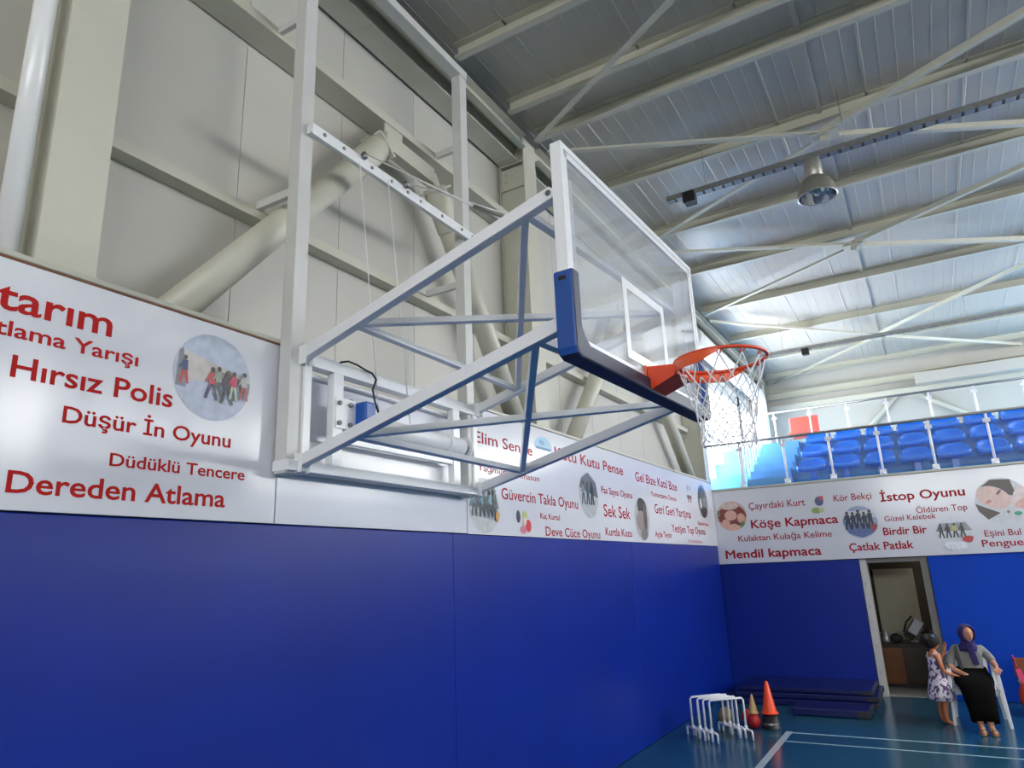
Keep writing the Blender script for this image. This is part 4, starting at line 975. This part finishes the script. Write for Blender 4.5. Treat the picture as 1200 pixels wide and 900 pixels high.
def head_mesh(c, r, yawz, tilt=0.0):
    """a head with brow, eye sockets, nose, lips, chin and ears, looking along -y before the turn"""
    mb = MB(); n, m = 28, 20; vs = []
    for i in range(m+1):
        a = PI*i/m
        for k in range(n):
            b = 2*PI*k/n; x = math.sin(a)*math.cos(b); y = math.sin(a)*math.sin(b); z = -math.cos(a)
            sx, sy, sz = 0.76, 0.92, 1.12
            X, Y, Zz = x*sx, y*sy, z*sz
            if z < 0: X *= 1+0.22*z; Y *= 1+0.10*z
            front = max(0, -y)
            g = lambda cx, cz, wx, wz: math.exp(-((X-cx)/wx)**2-((Zz-cz)/wz)**2)*(1 if y < 0 else 0)
            Y -= 0.24*g(0, -0.16, 0.11, 0.16)+0.10*g(0, 0.02, 0.08, 0.2)+0.06*g(0, -0.48, 0.2, 0.06)+0.10*g(0, -0.82, 0.25, 0.16)+0.05*g(0, 0.22, 0.5, 0.1)
            Y += 0.09*(g(0.27, 0.06, 0.14, 0.1)+g(-0.27, 0.06, 0.14, 0.1))
            vs.append((X*r, Y*r, Zz*r))
    fs = [(i*n+k, i*n+(k+1) % n, (i+1)*n+(k+1) % n, (i+1)*n+k) for i in range(m) for k in range(n)]
    mb.add(vs, fs, True)
    for s in (-1, 1): mb.ball((s*0.76*r, 0.05*r, -0.02*r), 0.17*r, 10, (0.4, 0.8, 1.3))
    b = len(mb.v)
    ey = MB()
    for s in (-1, 1): ey.ball((s*0.27*r, -0.80*r, 0.06*r), 0.075*r, 10, (1.3, 0.7, 0.7)); ey.bar((s*0.15*r, -0.90*r, 0.23*r), (s*0.4*r, -0.80*r, 0.24*r), 0.05*r, 0.04*r)
    lp = MB().ball((0, -0.93*r, -0.48*r), 0.1*r, 12, (1.9, 0.6, 0.6))
    R_ = Matrix.Rotation(yawz, 4, 'Z') @ Matrix.Rotation(tilt, 4, 'X')
    for q in (mb, ey, lp): q.v = [Vector(c)+R_ @ p for p in q.v]
    return mb, ey, lp
def rings(mb, sec, n=20):   # loft elliptical sections (centre, rx, ry)
    vs = []
    for c, rx, ry in sec:
        for k in range(n): a = 2*PI*k/n; vs.append(Vector(c)+Vector((math.cos(a)*rx, math.sin(a)*ry, 0)))
    m = len(sec)
    mb.add(vs, [(i*n+k, i*n+(k+1) % n, (i+1)*n+(k+1) % n, (i+1)*n+k) for i in range(m-1) for k in range(n)]+[tuple(reversed(range(n))), tuple((m-1)*n+k for k in range(n))], True)
    return mb

# woman on the chair (coordinates relative to the chair centre, facing -y)
wo = thing('person', (CX, CY, 0), 'seated woman in a navy headscarf, grey top and black skirt on a white chair', 'person')
S = Sk()
pv = S.pt((0, 0.09, 0.50), (0.15, 0.115)); sp1 = S.pt((0, 0.13, 0.64), (0.13, 0.10), pv); ch = S.pt((0, 0.15, 0.80), (0.14, 0.105), sp1)
nb = S.pt((0, 0.14, 0.91), (0.08, 0.065), ch); nk = S.pt((0.0, 0.12, 0.97), 0.05, nb); S.pt((0.01, 0.10, 1.04), 0.058, nk)
for s in (-1, 1):
    hpj = S.pt((s*0.09, 0.03, 0.49), 0.088, pv)
    S.chain(hpj, [((s*0.10, -0.18, 0.50), 0.078), ((s*0.10, -0.38, 0.49), 0.060), ((s*0.085+0.01, -0.45, 0.40), 0.056), ((s*0.06+0.02, -0.55, 0.22), 0.05), ((s*0.05+0.03, -0.62, 0.07), 0.033), ((s*0.055+0.04, -0.70, 0.035), 0.034), ((s*0.06+0.05, -0.78, 0.025), 0.024)])
shr = S.pt((-0.155, 0.15, 0.875), 0.055, ch); wr = S.chain(shr, [((-0.215, 0.11, 0.77), 0.046), ((-0.235, 0.03, 0.655), 0.040), ((-0.17, -0.09, 0.63), 0.035), ((-0.10, -0.18, 0.61), 0.026)])
S.hand(wr, (0.65, -0.6, -0.25), (0, -0.2, 1), 1.0, 0.5, -1)
shl = S.pt((0.155, 0.15, 0.875), 0.055, ch); wr = S.chain(shl, [((0.225, 0.12, 0.79), 0.046), ((0.262, 0.06, 0.70), 0.040), ((0.268, -0.07, 0.695), 0.035), ((0.268, -0.16, 0.685), 0.026)])
S.hand(wr, (0.0, -1, -0.15), (0, -0.1, 1), 1.0, 0.9, 1)
skin('body', [Vector(v) for v in S.v], S.e, S.r, 'skin', wo)
HC = (0.02, 0.075, 1.075)
hm, ey, lp = head_mesh((CX+HC[0], CY+HC[1], HC[2]), 0.098, 0.45)
obj('head', hm, 'skin', wo); obj('eyes', ey, 'eye', wo); obj('lips', lp, 'lip', wo)
# grey top
S = Sk(); a = S.pt((0, 0.095, 0.50), (0.163, 0.13)); b = S.pt((0, 0.13, 0.64), (0.148, 0.118), a); c = S.pt((0, 0.15, 0.80), (0.158, 0.122), b); d = S.pt((0, 0.145, 0.90), (0.10, 0.08), c)
e = S.pt((-0.155, 0.15, 0.875), 0.068, c); S.chain(e, [((-0.215, 0.11, 0.77), 0.060), ((-0.237, 0.045, 0.675), 0.055)])
e = S.pt((0.155, 0.15, 0.875), 0.068, c); S.chain(e, [((0.225, 0.12, 0.79), 0.060), ((0.258, 0.075, 0.715), 0.055)])
skin('top', S.v, S.e, S.r, 'shirt', wo)
# skirt: one cloth tube over lap and knees down to the ankles
def loft(mb, secs, n=24):
    vs = []
    for c, d, rx, ry in secs:
        c = Vector(c); d = Vector(d).normalized(); X = Vector((1, 0, 0)); U = X.cross(d).normalized()
        for k in range(n):
            a = 2*PI*k/n; ca, sa = math.cos(a), math.sin(a)
            q = 0.75
            vs.append(c + X*rx*math.copysign(abs(ca)**q, ca) + U*ry*math.copysign(abs(sa)**q, sa))
    m = len(secs)
    mb.add(vs, [(i*n+k, i*n+(k+1) % n, (i+1)*n+(k+1) % n, (i+1)*n+k) for i in range(m-1) for k in range(n)], True)
    return mb
sk_w = loft(MB(), [((CX, CY+0.115, 0.66), (0, 0, -1), 0.165, 0.125), ((CX, CY+0.10, 0.60), (0, -0.1, -1), 0.185, 0.14), ((CX, CY+0.055, 0.535), (0, -0.7, -0.8), 0.215, 0.135), ((CX, CY-0.06, 0.515), (0, -1, -0.1), 0.222, 0.105),
    ((CX+0.005, CY-0.22, 0.51), (0, -1, 0), 0.21, 0.097), ((CX+0.01, CY-0.36, 0.50), (0, -1, -0.25), 0.195, 0.09), ((CX+0.015, CY-0.45, 0.45), (0, -0.75, -0.8), 0.185, 0.085), ((CX+0.02, CY-0.50, 0.36), (0, -0.4, -1), 0.172, 0.085),
    ((CX+0.03, CY-0.55, 0.24), (0, -0.35, -1), 0.158, 0.085), ((CX+0.035, CY-0.595, 0.115), (0, -0.35, -1), 0.15, 0.085)])
o = obj('skirt', sk_w, 'skirt', wo); so = o.modifiers.new('solid', 'SOLIDIFY'); so.thickness = 0.008
# headscarf: hood open at the face, with a tail on the chest
hs = MB(); n = 26; vs = []; Rz = Matrix.Rotation(0.45, 4, 'Z')
prof_s = []
for i in range(11):
    ph = PI*0.30 + (PI*0.70)*i/10          # from the face opening to the back
    prof_s.append(ph)
for ph in prof_s:
    for k in range(n):
        a = 2*PI*k/n
        q = Vector((math.sin(ph)*math.cos(a)*0.098, -math.cos(ph)*0.118, math.sin(ph)*math.sin(a)*0.128+0.006))
        vs.append(Vector((CX+HC[0], CY+HC[1], HC[2]))+Rz @ q)
hs.add(vs, [(i*n+k, i*n+(k+1) % n, (i+1)*n+(k+1) % n, (i+1)*n+k) for i in range(10) for k in range(n)], True)
rings(hs, [((CX+0.005, CY+0.125, 0.86), 0.125, 0.105), ((CX+0.005, CY+0.115, 0.91), 0.115, 0.095), ((CX+0.015, CY+0.10, 0.97), 0.08, 0.078), ((CX+0.02, CY+0.09, 1.03), 0.078, 0.08)])
o = obj('headscarf', hs, 'scarf', wo); so = o.modifiers.new('solid', 'SOLIDIFY'); so.thickness = 0.008
tl = MB().hexa([(CX+0.035, CY-0.0, 0.70), (CX+0.105, CY+0.0, 0.70), (CX+0.105, CY+0.03, 0.70), (CX+0.035, CY+0.03, 0.70), (CX-0.02, CY+0.005, 0.97), (CX+0.06, CY-0.005, 0.97), (CX+0.06, CY+0.04, 0.97), (CX-0.02, CY+0.04, 0.97)])
obj('scarf_tail', tl, 'scarf', wo, 0.01)
for s in (-1, 1):
    fx, fy = CX+s*0.058+0.045, CY-0.70
    sd = MB().ball((fx, fy-0.01, 0.008), 0.05, 16, (0.85, 2.2, 0.16)); sd.tube([(fx-0.045, fy-0.03, 0.01), (fx-0.02, fy-0.04, 0.055), (fx+0.02, fy-0.04, 0.055), (fx+0.045, fy-0.03, 0.01)], 0.010, 8)
    obj('sandal', sd, 'sandal', wo)
obj('bag_strap', MB().bar((CX-0.135, CY+0.04, 0.93), (CX-0.10, CY-0.01, 0.60), 0.03, 0.008, (0, -1, 0)), 'black', wo)

# child standing beside the chair, facing the woman
KX, KY = 3.13, 11.22
kd = thing('person', (KX, KY, 0), 'standing girl with tied black hair in a white and purple patterned dress', 'person')
S = Sk(); f = Vector((0.86, 0.5, 0)); sd = Vector((0.5, -0.86, 0))       # facing direction and her right-hand side
def K(fa, sa, z): return Vector((0, 0, z))+f*fa+sd*sa
pv = S.pt(K(0, 0, 0.54), (0.085, 0.075)); b1 = S.pt(K(0.0, 0, 0.66), (0.075, 0.065), pv); c1 = S.pt(K(0.0, 0, 0.79), (0.08, 0.065), b1); n1 = S.pt(K(0.0, 0, 0.87), 0.042, c1); S.pt(K(0.01, 0, 0.93), 0.042, n1)
for s in (-1, 1):
    h1 = S.pt(K(0, s*0.055, 0.50), 0.058, pv); S.chain(h1, [(K(0.02, s*0.055, 0.29), 0.042), (K(0.0, s*0.055, 0.25), 0.04), (K(-0.01, s*0.05, 0.16), 0.037), (K(0.0, s*0.05, 0.045), 0.024), (K(0.06, s*0.055, 0.025), 0.022), (K(0.115, s*0.058, 0.018), 0.016)])
a1 = S.pt(K(0, 0.10, 0.835), 0.034, c1); w = S.chain(a1, [(K(0.0, 0.125, 0.74), 0.030), (K(0.02, 0.13, 0.655), 0.026), (K(0.10, 0.115, 0.62), 0.024), (K(0.17, 0.09, 0.60), 0.018)])
S.hand(w, f*0.9+Vector((0, 0, -0.25)), (0, 0, 1), 0.68, 0.4, 1)
a2 = S.pt(K(0, -0.10, 0.835), 0.034, c1); w = S.chain(a2, [(K(0.05, -0.12, 0.76), 0.030), (K(0.12, -0.11, 0.76), 0.026), (K(0.17, -0.06, 0.85), 0.022), (K(0.18, -0.04, 0.895), 0.018)])
S.hand(w, (0.3, 0.1, 0.9), f, 0.68, 0.5, -1)
skin('body', S.v, S.e, S.r, 'skinc', kd)
hc = K(0.015, 0, 1.005)+Vector((KX, KY, 0))
hm, ey, lp = head_mesh(hc, 0.088, math.atan2(f.y, f.x)+PI/2)
obj('head', hm, 'skinc', kd); obj('eyes', ey, 'eye', kd); obj('lips', lp, 'lip', kd)
# hair cap and bun
hr = MB(); n = 24; vs = []
for i in range(11):
    a = PI*0.62*i/10
    for k in range(n):
        b = 2*PI*k/n; q = Vector((math.sin(a)*math.cos(b)*0.078, math.sin(a)*math.sin(b)*0.09, math.cos(a)*0.100))
        vs.append(q)
ax = Matrix.Rotation(math.atan2(f.y, f.x)+PI/2, 4, 'Z') @ Matrix.Rotation(-0.62, 4, 'X')
hr.add([hc+ax @ q for q in vs], [(i*n+k, i*n+(k+1) % n, (i+1)*n+(k+1) % n, (i+1)*n+k) for i in range(10) for k in range(n)], True)
hr.ball(hc-f*0.085+Vector((0, 0, 0.045)), 0.045, 14)
o = obj('hair', hr, 'hair', kd); so = o.modifiers.new('solid', 'SOLIDIFY'); so.thickness = 0.012; so.offset = 1
obj('hair_ribbon', MB().ball(hc+sd*0.05-f*0.01+Vector((0, 0, 0.07)), 0.026, 10, (1, 1, 0.8)), 'ribbon', kd)
dr_ = MB(); n = 28; secs = [(0.30, 0.165, 0.15), (0.36, 0.16, 0.145), (0.46, 0.138, 0.125), (0.56, 0.112, 0.10), (0.64, 0.094, 0.083), (0.72, 0.095, 0.083), (0.79, 0.094, 0.08), (0.82, 0.085, 0.07)]
vs = []
for j, (z, rs, rf) in enumerate(secs):
    for k in range(n):
        a = 2*PI*k/n; fl = 1+0.07*math.sin(a*7)*max(0, (0.6-z)/0.3)
        vs.append(Vector((KX, KY, z))+sd*math.cos(a)*rs*fl+f*math.sin(a)*rf*fl)
dr_.add(vs, [(i*n+k, i*n+(k+1) % n, (i+1)*n+(k+1) % n, (i+1)*n+k) for i in range(len(secs)-1) for k in range(n)], True)
o = obj('dress', dr_, 'dress', kd); so = o.modifiers.new('solid', 'SOLIDIFY'); so.thickness = 0.006
stp = MB()
for s in (-1, 1): stp.tube([Vector((KX, KY, 0))+K(0.06, s*0.06, 0.81), Vector((KX, KY, 0))+K(0.03, s*0.07, 0.87), Vector((KX, KY, 0))+K(-0.03, s*0.07, 0.87), Vector((KX, KY, 0))+K(-0.065, s*0.06, 0.81)], 0.009, 8)
obj('shoulder_strap', stp, 'dress', kd)

# chair with a red bag at the right edge
t = thing('wooden_chair', (4.27, 12.35, 0), 'brown chair at the right edge carrying a red bag with a pink strap', 'chair')
obj('backrest', MB().box(4.05, 4.5, 12.50, 12.53, 0.42, 0.68), 'brown', t, 0.01); obj('seat', MB().box(4.06, 4.5, 12.15, 12.53, 0.36, 0.39), 'brown', t, 0.008)
for xx in (4.09, 4.47):
    for yy in (12.18, 12.51): obj('leg', MB().box(xx-0.017, xx+0.017, yy-0.017, yy+0.017, 0, 0.36 if yy < 12.4 else 0.45), 'steel', t)
t = thing('shoulder_bag', (4.2, 12.05, 0.0), 'red bag with a pink strap hanging from the brown chair at the right edge', 'bag')
obj('body', MB().ball((4.14, 12.07, 0.24), 0.17, 18, (0.75, 0.4, 1.15)), 'bagred', t)
obj('strap', MB().bar((4.12, 12.05, 0.36), (4.07, 12.13, 0.58), 0.06, 0.012, (0, -1, 0)).bar((4.07, 12.13, 0.58), (4.06, 12.49, 0.69), 0.06, 0.012, (1, 0, 0.0)), 'pink', t, 0.004)
